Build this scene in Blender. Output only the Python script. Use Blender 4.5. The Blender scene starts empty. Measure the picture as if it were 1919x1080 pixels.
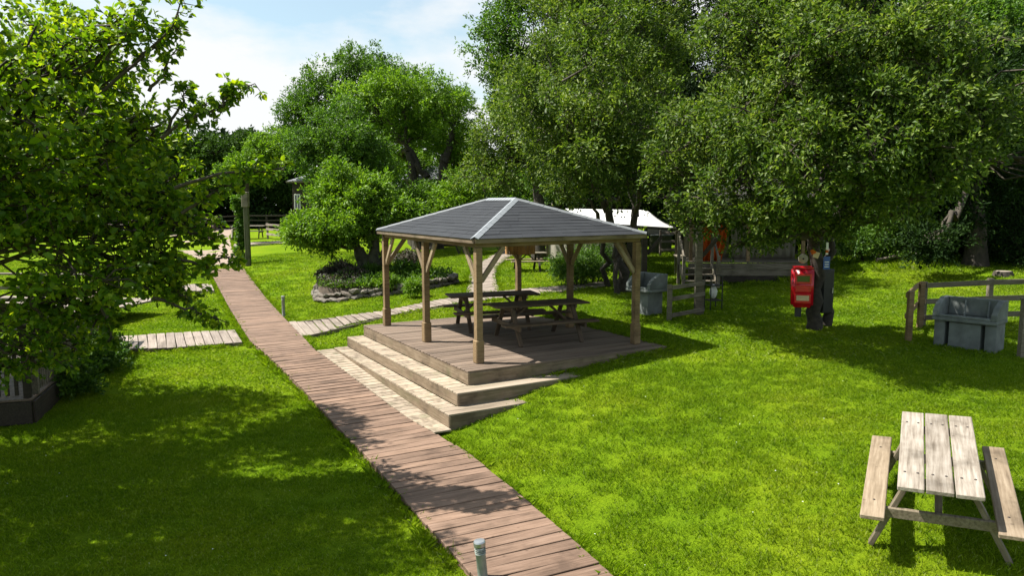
import bpy, bmesh, math, random
import numpy as np
from mathutils import Vector, Matrix, Euler

# ------------------------------------------------------------------ camera, world, sun, exposure
scene = bpy.context.scene
COL = scene.collection
R = math.radians
CAM_H = 3.5
PITCH, ROLL, FPX = R(6.583), R(0.174), 1388.1

cam_d = bpy.data.cameras.new("camera")
cam = bpy.data.objects.new("camera", cam_d)
COL.objects.link(cam)
cam_d.sensor_width = 36.0
cam_d.lens = FPX / 1919.0 * 36.0
cam_d.clip_start = 0.1
cam_d.clip_end = 1500
cam.location = (0, 0, CAM_H)
cam.rotation_euler = (Matrix.Rotation(math.pi / 2 - PITCH, 3, 'X') @ Matrix.Rotation(-ROLL, 3, 'Z')).to_euler()
scene.camera = cam

SUN_EL, SUN_AZ = R(57), R(-5)         # light travels towards +x, slightly towards the camera
world = bpy.data.worlds.new("World")
scene.world = world
world.use_nodes = True
wn, wl = world.node_tree.nodes, world.node_tree.links
wn.clear()
w_out = wn.new("ShaderNodeOutputWorld")
w_bg = wn.new("ShaderNodeBackground")
w_bg.inputs["Strength"].default_value = 0.05
sky = wn.new("ShaderNodeTexSky")
sky.sky_type = 'NISHITA'
sky.sun_disc = False
sky.sun_elevation = SUN_EL
sky.sun_rotation = R(270) - SUN_AZ
sky.air_density = 1.0
sky.dust_density = 1.5
sky.ozone_density = 1.2
w_tc = wn.new("ShaderNodeTexCoord")
w_map = wn.new("ShaderNodeMapping")
w_map.inputs["Scale"].default_value = (1.0, 1.0, 2.6)
w_map.inputs["Location"].default_value = (0.35, 0.1, 0.55)
w_n = wn.new("ShaderNodeTexNoise")
w_n.inputs["Scale"].default_value = 2.3
w_n.inputs["Detail"].default_value = 9
w_n.inputs["Roughness"].default_value = 0.55
w_r = wn.new("ShaderNodeValToRGB")
w_r.color_ramp.elements[0].position = 0.44
w_r.color_ramp.elements[0].color = (0.26, 0.26, 0.26, 1)
w_r.color_ramp.elements[1].position = 0.56
w_r.color_ramp.elements[1].color = (1, 1, 1, 1)
w_mix = wn.new("ShaderNodeMixRGB")
w_mix.inputs[2].default_value = (8.0, 8.15, 8.25, 1)
wl.new(w_tc.outputs["Generated"], w_map.inputs["Vector"])
wl.new(w_map.outputs[0], w_n.inputs["Vector"])
wl.new(w_r.outputs[0], w_mix.inputs[0])
w_t = wn.new("ShaderNodeMixRGB"); w_t.blend_type = 'MULTIPLY'; w_t.inputs[0].default_value = 1.0
w_t.inputs[2].default_value = (1.42, 1.66, 1.50, 1)
wl.new(sky.outputs[0], w_t.inputs[1])
wl.new(w_t.outputs[0], w_mix.inputs[1])
w_sep = wn.new("ShaderNodeSeparateXYZ"); wl.new(w_tc.outputs["Generated"], w_sep.inputs[0])
w_low = wn.new("ShaderNodeMapRange")       # cloud cover thickens towards the horizon
w_low.inputs["From Min"].default_value = 0.10; w_low.inputs["From Max"].default_value = 0.26
w_low.inputs["To Min"].default_value = 0.11; w_low.inputs["To Max"].default_value = -0.07
wl.new(w_sep.outputs["Z"], w_low.inputs["Value"])
w_add = wn.new("ShaderNodeMath"); w_add.operation = 'ADD'
wl.new(w_n.outputs["Fac"], w_add.inputs[0]); wl.new(w_low.outputs[0], w_add.inputs[1])
wl.new(w_add.outputs[0], w_r.inputs[0])
wl.new(w_mix.outputs[0], w_bg.inputs[0])
wl.new(w_bg.outputs[0], w_out.inputs[0])

sun_d = bpy.data.lights.new("sun", 'SUN')
sun_d.energy = 5.0
sun_d.angle = R(0.5)
sun_d.color = (1.0, 0.955, 0.88)
sun = bpy.data.objects.new("sun", sun_d)
COL.objects.link(sun)
LDIR = Vector((math.cos(SUN_AZ) * math.cos(SUN_EL), math.sin(SUN_AZ) * math.cos(SUN_EL), -math.sin(SUN_EL)))
sun.rotation_euler = LDIR.to_track_quat('-Z', 'Y').to_euler()
sun.location = (-10, 0, 20)

scene.view_settings.view_transform = 'Standard'
scene.view_settings.look = 'None'
scene.view_settings.gamma = 1
scene.view_settings.use_curve_mapping = False
scene.view_settings.exposure = 1.3
scene.render.engine = 'CYCLES'
scene.cycles.use_denoising = True
scene.cycles.max_bounces = 5
scene.cycles.diffuse_bounces = 3
scene.cycles.transmission_bounces = 3
scene.cycles.transparent_max_bounces = 4

rnd = random.Random(7)

# ------------------------------------------------------------------ terrain height and pixel rays
def unit(v):
    return v / (np.linalg.norm(v, axis=-1, keepdims=True) + 1e-9)

def sstep(a, b, x):
    t = np.clip((x - a) / (b - a), 0, 1)
    return t * t * (3 - 2 * t)

def ground_z(x, y):
    x = np.asarray(x, float); y = np.asarray(y, float)
    base = 0.18 * sstep(11, 17, y) + 0.25 * sstep(20, 40, y)
    lat = np.maximum((x - (0.95 - 0.495 * (y - 6.43))) * 0.89 - 0.05, 0)
    k = 0.62 * (1 - np.exp(-(lat / 2.3) ** 1.35))
    z = base + k * (1 - 0.25 * sstep(18, 30, y) * (1 - sstep(4, 12, x)))
    z = z + 0.95 * np.exp(-((x - 15.5) / 6.0) ** 2 - ((y - 25) / 6.0) ** 2)
    z = z + 0.035 * np.sin(x * 0.9 + 1) * np.sin(y * 0.7) * sstep(0.8, 3, lat)
    return z

def gz(x, y):
    return float(ground_z(x, y))

def ray(px, py):
    u = (px - 959.5) / FPX; v = (540 - py) / FPX
    cr, sr = math.cos(ROLL), math.sin(ROLL)
    u2, v2 = u * cr + v * sr, -u * sr + v * cr
    return Vector((u2, math.cos(PITCH) + v2 * math.sin(PITCH), -math.sin(PITCH) + v2 * math.cos(PITCH)))

def at_z(px, py, z):
    d = ray(px, py); t = (z - CAM_H) / d.z
    return Vector((d.x * t, d.y * t, z))

def at_d(px, py, dist):
    d = ray(px, py); t = dist / d.y
    return Vector((d.x * t, d.y * t, CAM_H + d.z * t))

def at_g(px, py, dz=0.0):
    d = ray(px, py)
    t = 3.0
    while t < 140:
        p = d * t
        if CAM_H + p.z <= gz(p.x, p.y) + dz:
            break
        t += 0.05
    p = d * t
    return Vector((p.x, p.y, CAM_H + p.z))

# ------------------------------------------------------------------ node helpers and materials
def new_mat(name):
    m = bpy.data.materials.new(name)
    m.use_nodes = True
    nt = m.node_tree
    nt.nodes.clear()
    out = nt.nodes.new("ShaderNodeOutputMaterial")
    return m, nt, nt.nodes, nt.links, out

def ramp(nodes, stops):
    r = nodes.new("ShaderNodeValToRGB")
    e = r.color_ramp.elements
    e[0].position, e[0].color = stops[0][0], (*stops[0][1], 1)
    e[1].position, e[1].color = stops[-1][0], (*stops[-1][1], 1)
    for p, c in stops[1:-1]:
        k = e.new(p); k.color = (*c, 1)
    return r

def noise(nodes, links, vec, scale, detail=4, rough=0.55):
    n = nodes.new("ShaderNodeTexNoise")
    n.inputs["Scale"].default_value = scale
    n.inputs["Detail"].default_value = detail
    n.inputs["Roughness"].default_value = rough
    if vec is not None:
        links.new(vec, n.inputs["Vector"])
    return n

def mixc(nodes, links, fac, a, b, mode='MIX'):
    m = nodes.new("ShaderNodeMixRGB")
    m.blend_type = mode
    for i, v in ((0, fac), (1, a), (2, b)):
        if isinstance(v, (int, float)):
            m.inputs[i].default_value = v
        elif isinstance(v, tuple):
            m.inputs[i].default_value = (*v, 1)
        else:
            links.new(v, m.inputs[i])
    return m.outputs[0]

def wood(name, c_dark, c_mid, c_light, grain=1.0, rough=0.75, moss=0.0, axis=0):
    """weathered timber, grain along local axis; each board differs"""
    m, nt, N, L, out = new_mat(name)
    tc = N.new("ShaderNodeTexCoord"); oi = N.new("ShaderNodeObjectInfo")
    add = N.new("ShaderNodeVectorMath"); add.operation = 'ADD'
    mul = N.new("ShaderNodeVectorMath"); mul.operation = 'SCALE'
    comb = N.new("ShaderNodeCombineXYZ")
    for k in range(3):
        L.new(oi.outputs["Random"], comb.inputs[k])
    L.new(comb.outputs[0], mul.inputs[0]); mul.inputs["Scale"].default_value = 37.0
    L.new(tc.outputs["Object"], add.inputs[0]); L.new(mul.outputs[0], add.inputs[1])
    mp = N.new("ShaderNodeMapping")
    s = [14.0 * grain] * 3; s[axis] = 0.9 * grain
    mp.inputs["Scale"].default_value = s
    L.new(add.outputs[0], mp.inputs["Vector"])
    n1 = noise(N, L, mp.outputs[0], 3.0, 6, 0.65)
    n2 = noise(N, L, add.outputs[0], 2.2, 4, 0.6)
    rp = ramp(N, [(0.28, c_dark), (0.5, c_mid), (0.72, c_light)])
    L.new(n1.outputs["Fac"], rp.inputs[0])
    rr = ramp(N, [(0.0, (0.80, 0.79, 0.78)), (0.5, (0.98, 0.98, 0.98)), (1.0, (1.15, 1.14, 1.12))])
    L.new(oi.outputs["Random"], rr.inputs[0])
    c = mixc(N, L, 1.0, rp.outputs[0], rr.outputs[0], 'MULTIPLY')
    st = ramp(N, [(0.34, (0.42, 0.40, 0.37)), (0.46, (0.86, 0.85, 0.83)), (0.6, (1.06, 1.06, 1.06))])
    L.new(n2.outputs["Fac"], st.inputs[0])
    c = mixc(N, L, 0.75, c, st.outputs[0], 'MULTIPLY')
    # dark knots and nail stains
    vo = N.new("ShaderNodeTexVoronoi"); vo.inputs["Scale"].default_value = 5.0
    L.new(add.outputs[0], vo.inputs["Vector"])
    kr = ramp(N, [(0.03, (0.45, 0.42, 0.40)), (0.10, (1, 1, 1))])
    L.new(vo.outputs["Distance"], kr.inputs[0])
    c = mixc(N, L, 0.7, c, kr.outputs[0], 'MULTIPLY')
    if moss > 0:
        n3 = noise(N, L, add.outputs[0], 1.3, 5, 0.6)
        mr = ramp(N, [(0.52, (0, 0, 0)), (0.72, (moss, moss, moss))])
        L.new(n3.outputs["Fac"], mr.inputs[0])
        c = mixc(N, L, mr.outputs[0], c, (0.06, 0.085, 0.025))
    b = N.new("ShaderNodeBsdfPrincipled")
    L.new(c, b.inputs["Base Color"])
    b.inputs["Roughness"].default_value = rough
    b.inputs["Specular IOR Level"].default_value = 0.35
    bp = N.new("ShaderNodeBump"); bp.inputs["Strength"].default_value = 0.5; bp.inputs["Distance"].default_value = 0.006
    L.new(n1.outputs["Fac"], bp.inputs["Height"]); L.new(bp.outputs[0], b.inputs["Normal"])
    L.new(b.outputs[0], out.inputs[0])
    return m

def plain(name, col, rough=0.6, var=0.25, scale=6.0, metallic=0.0, bump=0.15, spec=0.5, transl=0.0):
    m, nt, N, L, out = new_mat(name)
    tc = N.new("ShaderNodeTexCoord")
    n1 = noise(N, L, tc.outputs["Object"], scale, 7, 0.6)
    lo = tuple(max(0, c * (1 - var)) for c in col); hi = tuple(c * (1 + var) for c in col)
    rp = ramp(N, [(0.3, lo), (0.7, hi)])
    L.new(n1.outputs["Fac"], rp.inputs[0])
    b = N.new("ShaderNodeBsdfPrincipled")
    L.new(rp.outputs[0], b.inputs["Base Color"])
    b.inputs["Roughness"].default_value = rough
    b.inputs["Metallic"].default_value = metallic
    b.inputs["Specular IOR Level"].default_value = spec
    n2 = noise(N, L, tc.outputs["Object"], scale * 6, 4, 0.6)
    bp = N.new("ShaderNodeBump"); bp.inputs["Strength"].default_value = bump; bp.inputs["Distance"].default_value = 0.01
    L.new(n2.outputs["Fac"], bp.inputs["Height"]); L.new(bp.outputs[0], b.inputs["Normal"])
    if transl > 0:
        t = N.new("ShaderNodeBsdfTranslucent"); L.new(rp.outputs[0], t.inputs[0])
        mx = N.new("ShaderNodeMixShader"); mx.inputs[0].default_value = transl
        L.new(b.outputs[0], mx.inputs[1]); L.new(t.outputs[0], mx.inputs[2]); L.new(mx.outputs[0], out.inputs[0])
    else:
        L.new(b.outputs[0], out.inputs[0])
    return m

def leafmat(name, c0, c1, c2, transl=0.42, rough=0.5, spec=0.28, tint=(1.25, 1.3, 0.55)):
    """leaves: every leaf its own tone, light passing through"""
    m, nt, N, L, out = new_mat(name)
    g = N.new("ShaderNodeNewGeometry")
    rp = ramp(N, [(0.0, c0), (0.55, c1), (1.0, c2)])
    L.new(g.outputs["Random Per Island"], rp.inputs[0])
    tc = N.new("ShaderNodeTexCoord")
    n = noise(N, L, tc.outputs["Object"], 0.7, 3, 0.5)
    nr = ramp(N, [(0.3, (0.72, 0.78, 0.8)), (0.7, (1.25, 1.18, 1.1))])
    L.new(n.outputs["Fac"], nr.inputs[0])
    c = mixc(N, L, 1.0, rp.outputs[0], nr.outputs[0], 'MULTIPLY')
    b = N.new("ShaderNodeBsdfPrincipled")
    L.new(c, b.inputs["Base Color"])
    b.inputs["Roughness"].default_value = rough
    b.inputs["Specular IOR Level"].default_value = spec
    t = N.new("ShaderNodeBsdfTranslucent")
    c2_ = mixc(N, L, 1.0, c, tint, 'MULTIPLY')
    L.new(c2_, t.inputs[0])
    mx = N.new("ShaderNodeMixShader"); mx.inputs[0].default_value = transl
    L.new(b.outputs[0], mx.inputs[1]); L.new(t.outputs[0], mx.inputs[2])
    L.new(mx.outputs[0], out.inputs[0])
    return m

def grass_color(N, L):
    g = N.new("ShaderNodeNewGeometry")
    n1 = noise(N, L, g.outputs["Position"], 0.5, 6, 0.65)
    n2 = noise(N, L, g.outputs["Position"], 3.4, 8, 0.8)
    r1 = ramp(N, [(0.30, (0.106, 0.188, 0.006)), (0.5, (0.152, 0.232, 0.007)), (0.70, (0.200, 0.262, 0.010))])
    L.new(n1.outputs["Fac"], r1.inputs[0])
    r2 = ramp(N, [(0.3, (0.84, 0.90, 0.88)), (0.55, (1, 1, 1)), (0.75, (1.12, 1.06, 1.1))])
    L.new(n2.outputs["Fac"], r2.inputs[0])
    return g, mixc(N, L, 1.0, r1.outputs[0], r2.outputs[0], 'MULTIPLY')

def mat_lawn():
    m, nt, N, L, out = new_mat("lawn")
    g, c = grass_color(N, L)
    n3 = noise(N, L, g.outputs["Position"], 38, 5, 0.7)
    r3 = ramp(N, [(0.33, (0.36, 0.42, 0.36)), (0.62, (1.0, 1.0, 0.95))])
    L.new(n3.outputs["Fac"], r3.inputs[0])
    c = mixc(N, L, 0.85, c, r3.outputs[0], 'MULTIPLY')
    # worn earth here and there
    n4 = noise(N, L, g.outputs["Position"], 0.9, 7, 0.7)
    r4 = ramp(N, [(0.70, (0, 0, 0)), (0.76, (0.7, 0.7, 0.7))])
    L.new(n4.outputs["Fac"], r4.inputs[0])
    c = mixc(N, L, r4.outputs[0], c, (0.13, 0.11, 0.045))
    b = N.new("ShaderNodeBsdfPrincipled"); L.new(c, b.inputs["Base Color"])
    b.inputs["Roughness"].default_value = 0.9; b.inputs["Specular IOR Level"].default_value = 0.03
    bp = N.new("ShaderNodeBump"); bp.inputs["Strength"].default_value = 0.9; bp.inputs["Distance"].default_value = 0.05
    L.new(n3.outputs["Fac"], bp.inputs["Height"]); L.new(bp.outputs[0], b.inputs["Normal"])
    L.new(b.outputs[0], out.inputs[0])
    return m

def mat_blade():
    m, nt, N, L, out = new_mat("grass_blade")
    g, c = grass_color(N, L)
    rp = ramp(N, [(0.0, (0.45, 0.58, 0.45)), (0.5, (1.0, 1.02, 1.0)), (0.88, (1.35, 1.28, 1.6)), (1.0, (2.0, 1.45, 20.0))])
    L.new(g.outputs["Random Per Island"], rp.inputs[0])
    c = mixc(N, L, 1.0, c, rp.outputs[0], 'MULTIPLY')
    b = N.new("ShaderNodeBsdfPrincipled"); L.new(c, b.inputs["Base Color"])
    b.inputs["Roughness"].default_value = 0.6; b.inputs["Specular IOR Level"].default_value = 0.06
    t = N.new("ShaderNodeBsdfTranslucent")
    L.new(mixc(N, L, 1.0, c, (1.3, 1.35, 0.5), 'MULTIPLY'), t.inputs[0])
    mx = N.new("ShaderNodeMixShader"); mx.inputs[0].default_value = 0.45
    L.new(b.outputs[0], mx.inputs[1]); L.new(t.outputs[0], mx.inputs[2]); L.new(mx.outputs[0], out.inputs[0])
    return m

M = {
    'lawn': mat_lawn(),
    'blade': mat_blade(),
    'path_wood': wood("reddish_boardwalk_timber", (0.092, 0.058, 0.038), (0.170, 0.108, 0.074), (0.232, 0.156, 0.112)),
    'pale_wood': wood("pale_deck_timber", (0.165, 0.128, 0.090), (0.285, 0.23, 0.17), (0.375, 0.315, 0.245), moss=0.35),
    'walk_wood': wood("pale_walk_timber", (0.13, 0.105, 0.085), (0.22, 0.18, 0.15), (0.29, 0.25, 0.21), moss=0.2),
    'riser_wood': wood("riser_timber", (0.10, 0.07, 0.042), (0.175, 0.13, 0.085), (0.24, 0.185, 0.13), moss=0.45),
    'deck_wood': wood("platform_timber", (0.085, 0.06, 0.044), (0.15, 0.11, 0.082), (0.215, 0.165, 0.125)),
    'post_wood': wood("post_timber", (0.105, 0.066, 0.030), (0.19, 0.127, 0.064), (0.26, 0.188, 0.105)),
    'brace_wood': wood("brace_timber", (0.14, 0.10, 0.055), (0.235, 0.18, 0.11), (0.31, 0.25, 0.17)),
    'table_pale': wood("silvered_table_timber", (0.12, 0.095, 0.07), (0.25, 0.215, 0.175), (0.36, 0.325, 0.28), grain=0.8),
    'bench_tan': wood("tan_bench_timber", (0.13, 0.095, 0.06), (0.225, 0.172, 0.115), (0.31, 0.25, 0.18), grain=0.8),
    'table_frame': wood("table_frame_timber", (0.08, 0.06, 0.04), (0.16, 0.13, 0.09), (0.23, 0.19, 0.14)),
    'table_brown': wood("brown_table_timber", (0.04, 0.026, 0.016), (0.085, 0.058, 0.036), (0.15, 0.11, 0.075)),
    'dark_wood': wood("dark_stained_timber", (0.016, 0.012, 0.009), (0.035, 0.026, 0.018), (0.06, 0.045, 0.032)),
    'grey_wood': wood("grey_fence_timber", (0.07, 0.06, 0.045), (0.15, 0.13, 0.095), (0.23, 0.2, 0.16), moss=0.4),
    'green_post': wood("mossy_post_timber", (0.03, 0.035, 0.015), (0.07, 0.075, 0.035), (0.12, 0.12, 0.07), moss=0.5, axis=2),
    'orange_wood': wood("orange_box_timber", (0.18, 0.08, 0.03), (0.32, 0.16, 0.055), (0.42, 0.24, 0.09), axis=2),
    'shingle': None,
    'cap': plain("light_felt_capping", (0.20, 0.215, 0.23), 0.55, 0.15, 20),
    'cap_dark': plain("grey_felt_capping", (0.11, 0.118, 0.125), 0.7, 0.2, 20),
    'concrete': plain("pale_grey_concrete", (0.135, 0.15, 0.142), 0.85, 0.35, 3.5, bump=0.3),
    'red': plain("red_enamel", (0.55, 0.004, 0.018), 0.22, 0.08, 5, bump=0.03, spec=0.6),
    'black': plain("black_plastic", (0.012, 0.012, 0.013), 0.45, 0.3, 5),
    'white': plain("white_paint", (0.75, 0.75, 0.72), 0.5, 0.06, 3),
    'cream': plain("cream_board", (0.55, 0.42, 0.25), 0.6, 0.2, 9),
    'canvas_white': plain("white_canvas", (0.62, 0.62, 0.60), 0.8, 0.05, 2, bump=0.2, transl=0.15),
    'canvas_beige': plain("beige_canvas", (0.34, 0.31, 0.25), 0.85, 0.15, 2, bump=0.2),
    'canvas_dark': plain("olive_canvas", (0.05, 0.052, 0.04), 0.9, 0.2, 2, bump=0.2),
    'orange': plain("orange_cloth", (0.62, 0.13, 0.01), 0.8, 0.35, 2.5, bump=0.3, transl=0.25),
    'blue': plain("blue_sign_paint", (0.01, 0.07, 0.32), 0.35, 0.1, 3),
    'metal': plain("brushed_metal", (0.42, 0.43, 0.43), 0.35, 0.15, 8, metallic=0.8),
    'metal_dark': plain("rusty_bolt_steel", (0.05, 0.04, 0.035), 0.5, 0.3, 20, metallic=0.6),
    'bollard': plain("grey_green_bollard_paint", (0.20, 0.225, 0.20), 0.45, 0.25, 14, bump=0.1),
    'glass': plain("dark_window_glass", (0.02, 0.025, 0.03), 0.08, 0.2, 2, bump=0.0, spec=0.8),
    'roof_grey': plain("grey_felt_roof", (0.16, 0.17, 0.18), 0.85, 0.2, 7),
    'soil': plain("bed_soil", (0.045, 0.032, 0.02), 0.95, 0.45, 5, bump=0.8),
    'stone': plain("pale_rubble_stone", (0.12, 0.105, 0.085), 0.85, 0.45, 5, bump=0.6),
    'stone_dark': plain("brown_rubble_stone", (0.11, 0.09, 0.07), 0.85, 0.45, 5, bump=0.6),
    'gravel': plain("brown_path_gravel", (0.22, 0.165, 0.125), 0.95, 0.2, 9, bump=0.8),
    'paving': plain("grey_paving", (0.22, 0.22, 0.2), 0.9, 0.2, 4, bump=0.4),
    'bark': plain("dark_bark", (0.035, 0.028, 0.02), 0.92, 0.6, 9, bump=1.0),
    'bark_lichen': plain("mossy_bark", (0.05, 0.052, 0.03), 0.92, 0.6, 7, bump=1.0),
    'twig': plain("twig_bark", (0.045, 0.036, 0.024), 0.9, 0.4, 9, bump=0.4),
}

def mat_shingle():
    m, nt, N, L, out = new_mat("slate_felt_shingles")
    tc = N.new("ShaderNodeTexCoord"); oi = N.new("ShaderNodeObjectInfo")
    n1 = noise(N, L, tc.outputs["Object"], 90, 4, 0.7)
    n2 = noise(N, L, tc.outputs["Object"], 3, 6, 0.65)
    r1 = ramp(N, [(0.3, (0.015, 0.0168, 0.020)), (0.7, (0.027, 0.0295, 0.035))])
    L.new(n1.outputs["Fac"], r1.inputs[0])
    r2 = ramp(N, [(0.3, (0.75, 0.76, 0.78)), (0.65, (1.15, 1.14, 1.1))]); L.new(n2.outputs["Fac"], r2.inputs[0])
    r3 = ramp(N, [(0.0, (0.9, 0.9, 0.91)), (1.0, (1.1, 1.1, 1.09))]); L.new(oi.outputs["Random"], r3.inputs[0])
    c = mixc(N, L, 1.0, r1.outputs[0], r2.outputs[0], 'MULTIPLY')
    c = mixc(N, L, 1.0, c, r3.outputs[0], 'MULTIPLY')
    b = N.new("ShaderNodeBsdfPrincipled"); L.new(c, b.inputs["Base Color"])
    b.inputs["Roughness"].default_value = 0.8; b.inputs["Specular IOR Level"].default_value = 0.25
    bp = N.new("ShaderNodeBump"); bp.inputs["Strength"].default_value = 0.4; bp.inputs["Distance"].default_value = 0.004
    L.new(n1.outputs["Fac"], bp.inputs["Height"]); L.new(bp.outputs[0], b.inputs["Normal"])
    L.new(b.outputs[0], out.inputs[0])
    return m
M['shingle'] = mat_shingle()

L_apple = leafmat("apple_leaves", (0.045, 0.11, 0.006), (0.115, 0.22, 0.010), (0.29, 0.38, 0.02), transl=0.52, tint=(1.35, 1.3, 0.4))
L_lime = leafmat("lime_leaves", (0.06, 0.135, 0.008), (0.115, 0.22, 0.012), (0.19, 0.30, 0.03))
L_mid = leafmat("mid_green_leaves", (0.035, 0.09, 0.01), (0.07, 0.15, 0.014), (0.12, 0.21, 0.03))
L_willow = leafmat("grey_green_leaves", (0.024, 0.054, 0.007), (0.076, 0.132, 0.015), (0.175, 0.232, 0.045), spec=0.22, rough=0.5, transl=0.42)
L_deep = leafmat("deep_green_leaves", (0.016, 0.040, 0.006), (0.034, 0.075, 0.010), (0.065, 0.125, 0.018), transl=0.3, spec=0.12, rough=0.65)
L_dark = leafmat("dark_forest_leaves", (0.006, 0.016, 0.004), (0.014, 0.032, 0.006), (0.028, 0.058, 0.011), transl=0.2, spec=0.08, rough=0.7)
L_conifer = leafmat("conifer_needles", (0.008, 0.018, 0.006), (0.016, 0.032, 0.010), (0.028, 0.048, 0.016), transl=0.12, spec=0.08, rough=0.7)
L_purple = leafmat("purple_brown_leaves", (0.03, 0.03, 0.02), (0.07, 0.06, 0.04), (0.17, 0.14, 0.11), transl=0.2, tint=(1, 0.9, 0.8))

# ------------------------------------------------------------------ object helpers
def link(o, parent=None):
    COL.objects.link(o)
    if parent is not None:
        o.parent = parent
    return o

def tag(o, label=None, cat=None, group=None, kind=None):
    if label: o["label"] = label
    if cat: o["category"] = cat
    if group: o["group"] = group
    if kind: o["kind"] = kind
    return o

def thing(name, label, cat, loc=(0, 0, 0), rz=0.0, group=None):
    o = bpy.data.objects.new(name, None)
    o.empty_display_size = 0.2
    COL.objects.link(o)
    o.location = loc; o.rotation_euler = (0, 0, rz)
    return tag(o, label, cat, group)

def setting(name, loc=(0, 0, 0)):
    o = bpy.data.objects.new(name, None)
    COL.objects.link(o); o.location = loc
    o["kind"] = "structure"
    return o

def bm_obj(name, bm, mat, parent=None, smooth=False):
    me = bpy.data.meshes.new(name)
    bm.to_mesh(me); bm.free()
    if smooth:
        for p in me.polygons: p.use_smooth = True
    me.materials.append(mat)
    return link(bpy.data.objects.new(name, me), parent)

_box_cache = {}
def box_mesh(sx, sy, sz, mat, bev=0.004):
    key = (round(sx, 3), round(sy, 3), round(sz, 3), mat.name, bev)
    if key not in _box_cache:
        bm = bmesh.new()
        bmesh.ops.create_cube(bm, size=1.0)
        for v in bm.verts:
            v.co = Vector((v.co.x * sx, v.co.y * sy, v.co.z * sz))
        b = min(bev, 0.3 * min(sx, sy, sz))
        if b > 0:
            bmesh.ops.bevel(bm, geom=bm.edges[:], offset=b, segments=1, affect='EDGES')
        me = bpy.data.meshes.new("board")
        bm.to_mesh(me); bm.free(); me.materials.append(mat)
        _box_cache[key] = me
    return _box_cache[key]

def box(name, parent, mat, size, loc, rot=(0, 0, 0), bev=0.004):
    o = bpy.data.objects.new(name, box_mesh(*size, mat, bev))
    link(o, parent); o.location = loc; o.rotation_euler = rot
    return o

def beam(name, parent, mat, p0, p1, w, h, roll=0.0, bev=0.004):
    """box from p0 to p1; w across (horizontal), h the other way"""
    p0, p1 = Vector(p0), Vector(p1)
    d = p1 - p0
    o = bpy.data.objects.new(name, box_mesh(d.length, w, h, mat, bev))
    link(o, parent)
    x = d.normalized()
    up = Vector((0, 0, 1)) if abs(x.z) < 0.99 else Vector((0, 1, 0))
    y = up.cross(x).normalized(); z = x.cross(y)
    m = Matrix((x, y, z)).transposed().to_4x4() @ Matrix.Rotation(roll, 4, 'X')
    m.translation = (p0 + p1) / 2
    o.matrix_local = m
    return o

def np_mesh(name, verts, faces, mat, smooth=False):
    verts = np.ascontiguousarray(verts, np.float32); faces = np.ascontiguousarray(faces, np.int32)
    me = bpy.data.meshes.new(name)
    me.vertices.add(len(verts)); me.vertices.foreach_set("co", verts.ravel())
    k = faces.shape[1]
    me.loops.add(faces.size); me.loops.foreach_set("vertex_index", faces.ravel())
    me.polygons.add(len(faces))
    me.polygons.foreach_set("loop_start", np.arange(0, faces.size, k, dtype=np.int32))
    try:
        me.polygons.foreach_set("loop_total", np.full(len(faces), k, np.int32))
    except Exception:
        pass
    if smooth:
        me.polygons.foreach_set("use_smooth", np.ones(len(faces), bool))
    me.update(calc_edges=True)
    me.materials.append(mat)
    return me

def np_obj(name, verts, faces, mat, parent=None, smooth=False):
    return link(bpy.data.objects.new(name, np_mesh(name, verts, faces, mat, smooth)), parent)

def lathe(prof, seg=20):
    bm = bmesh.new()
    rings = []
    for r, z in prof:
        rings.append([bm.verts.new((r * math.cos(2 * math.pi * i / seg), r * math.sin(2 * math.pi * i / seg), z)) for i in range(seg)])
    for a, b in zip(rings, rings[1:]):
        for i in range(seg):
            bm.faces.new((a[i], a[(i + 1) % seg], b[(i + 1) % seg], b[i]))
    bm.faces.new(rings[-1]); bm.faces.new(rings[0][::-1])
    return bm
class Tubes:
    def __init__(s): s.v = []; s.f = []; s.n = 0
    def add(s, pts, rads, sides=6):
        pts = np.asarray(pts, float)
        k = len(pts)
        tang = np.gradient(pts, axis=0)
        tang /= np.linalg.norm(tang, axis=1)[:, None] + 1e-9
        ref = np.array([0.31, 0.95, 0.05])
        a = np.cross(tang, ref); a /= np.linalg.norm(a, axis=1)[:, None] + 1e-9
        b = np.cross(tang, a)
        th = np.linspace(0, 2 * math.pi, sides, endpoint=False)
        ring = (a[:, None, :] * np.cos(th)[None, :, None] + b[:, None, :] * np.sin(th)[None, :, None])
        V = pts[:, None, :] + ring * np.asarray(rads)[:, None, None]
        i = np.arange(k - 1)[:, None] * sides; j = np.arange(sides)[None, :]; j2 = (j + 1) % sides
        F = np.stack([i + j, i + j2, i + sides + j2, i + sides + j], -1).reshape(-1, 4) + s.n
        s.v.append(V.reshape(-1, 3)); s.f.append(F); s.n += k * sides
    def build(s, name, mat, parent):
        return np_obj(name, np.concatenate(s.v), np.concatenate(s.f), mat, parent, True)

def curve_pts(rng, a, b, n=6, wob=0.08, sag=0.0):
    a, b = np.asarray(a, float), np.asarray(b, float)
    t = np.linspace(0, 1, n)[:, None]
    p = a + (b - a) * t
    L_ = np.linalg.norm(b - a)
    w = rng.normal(0, wob * L_, (n, 3)); w[0] = 0; w[-1] = 0
    w = w * np.sin(t * math.pi)
    p = p + w
    p[:, 2] += sag * L_ * np.sin(t[:, 0] * math.pi)
    return p

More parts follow.
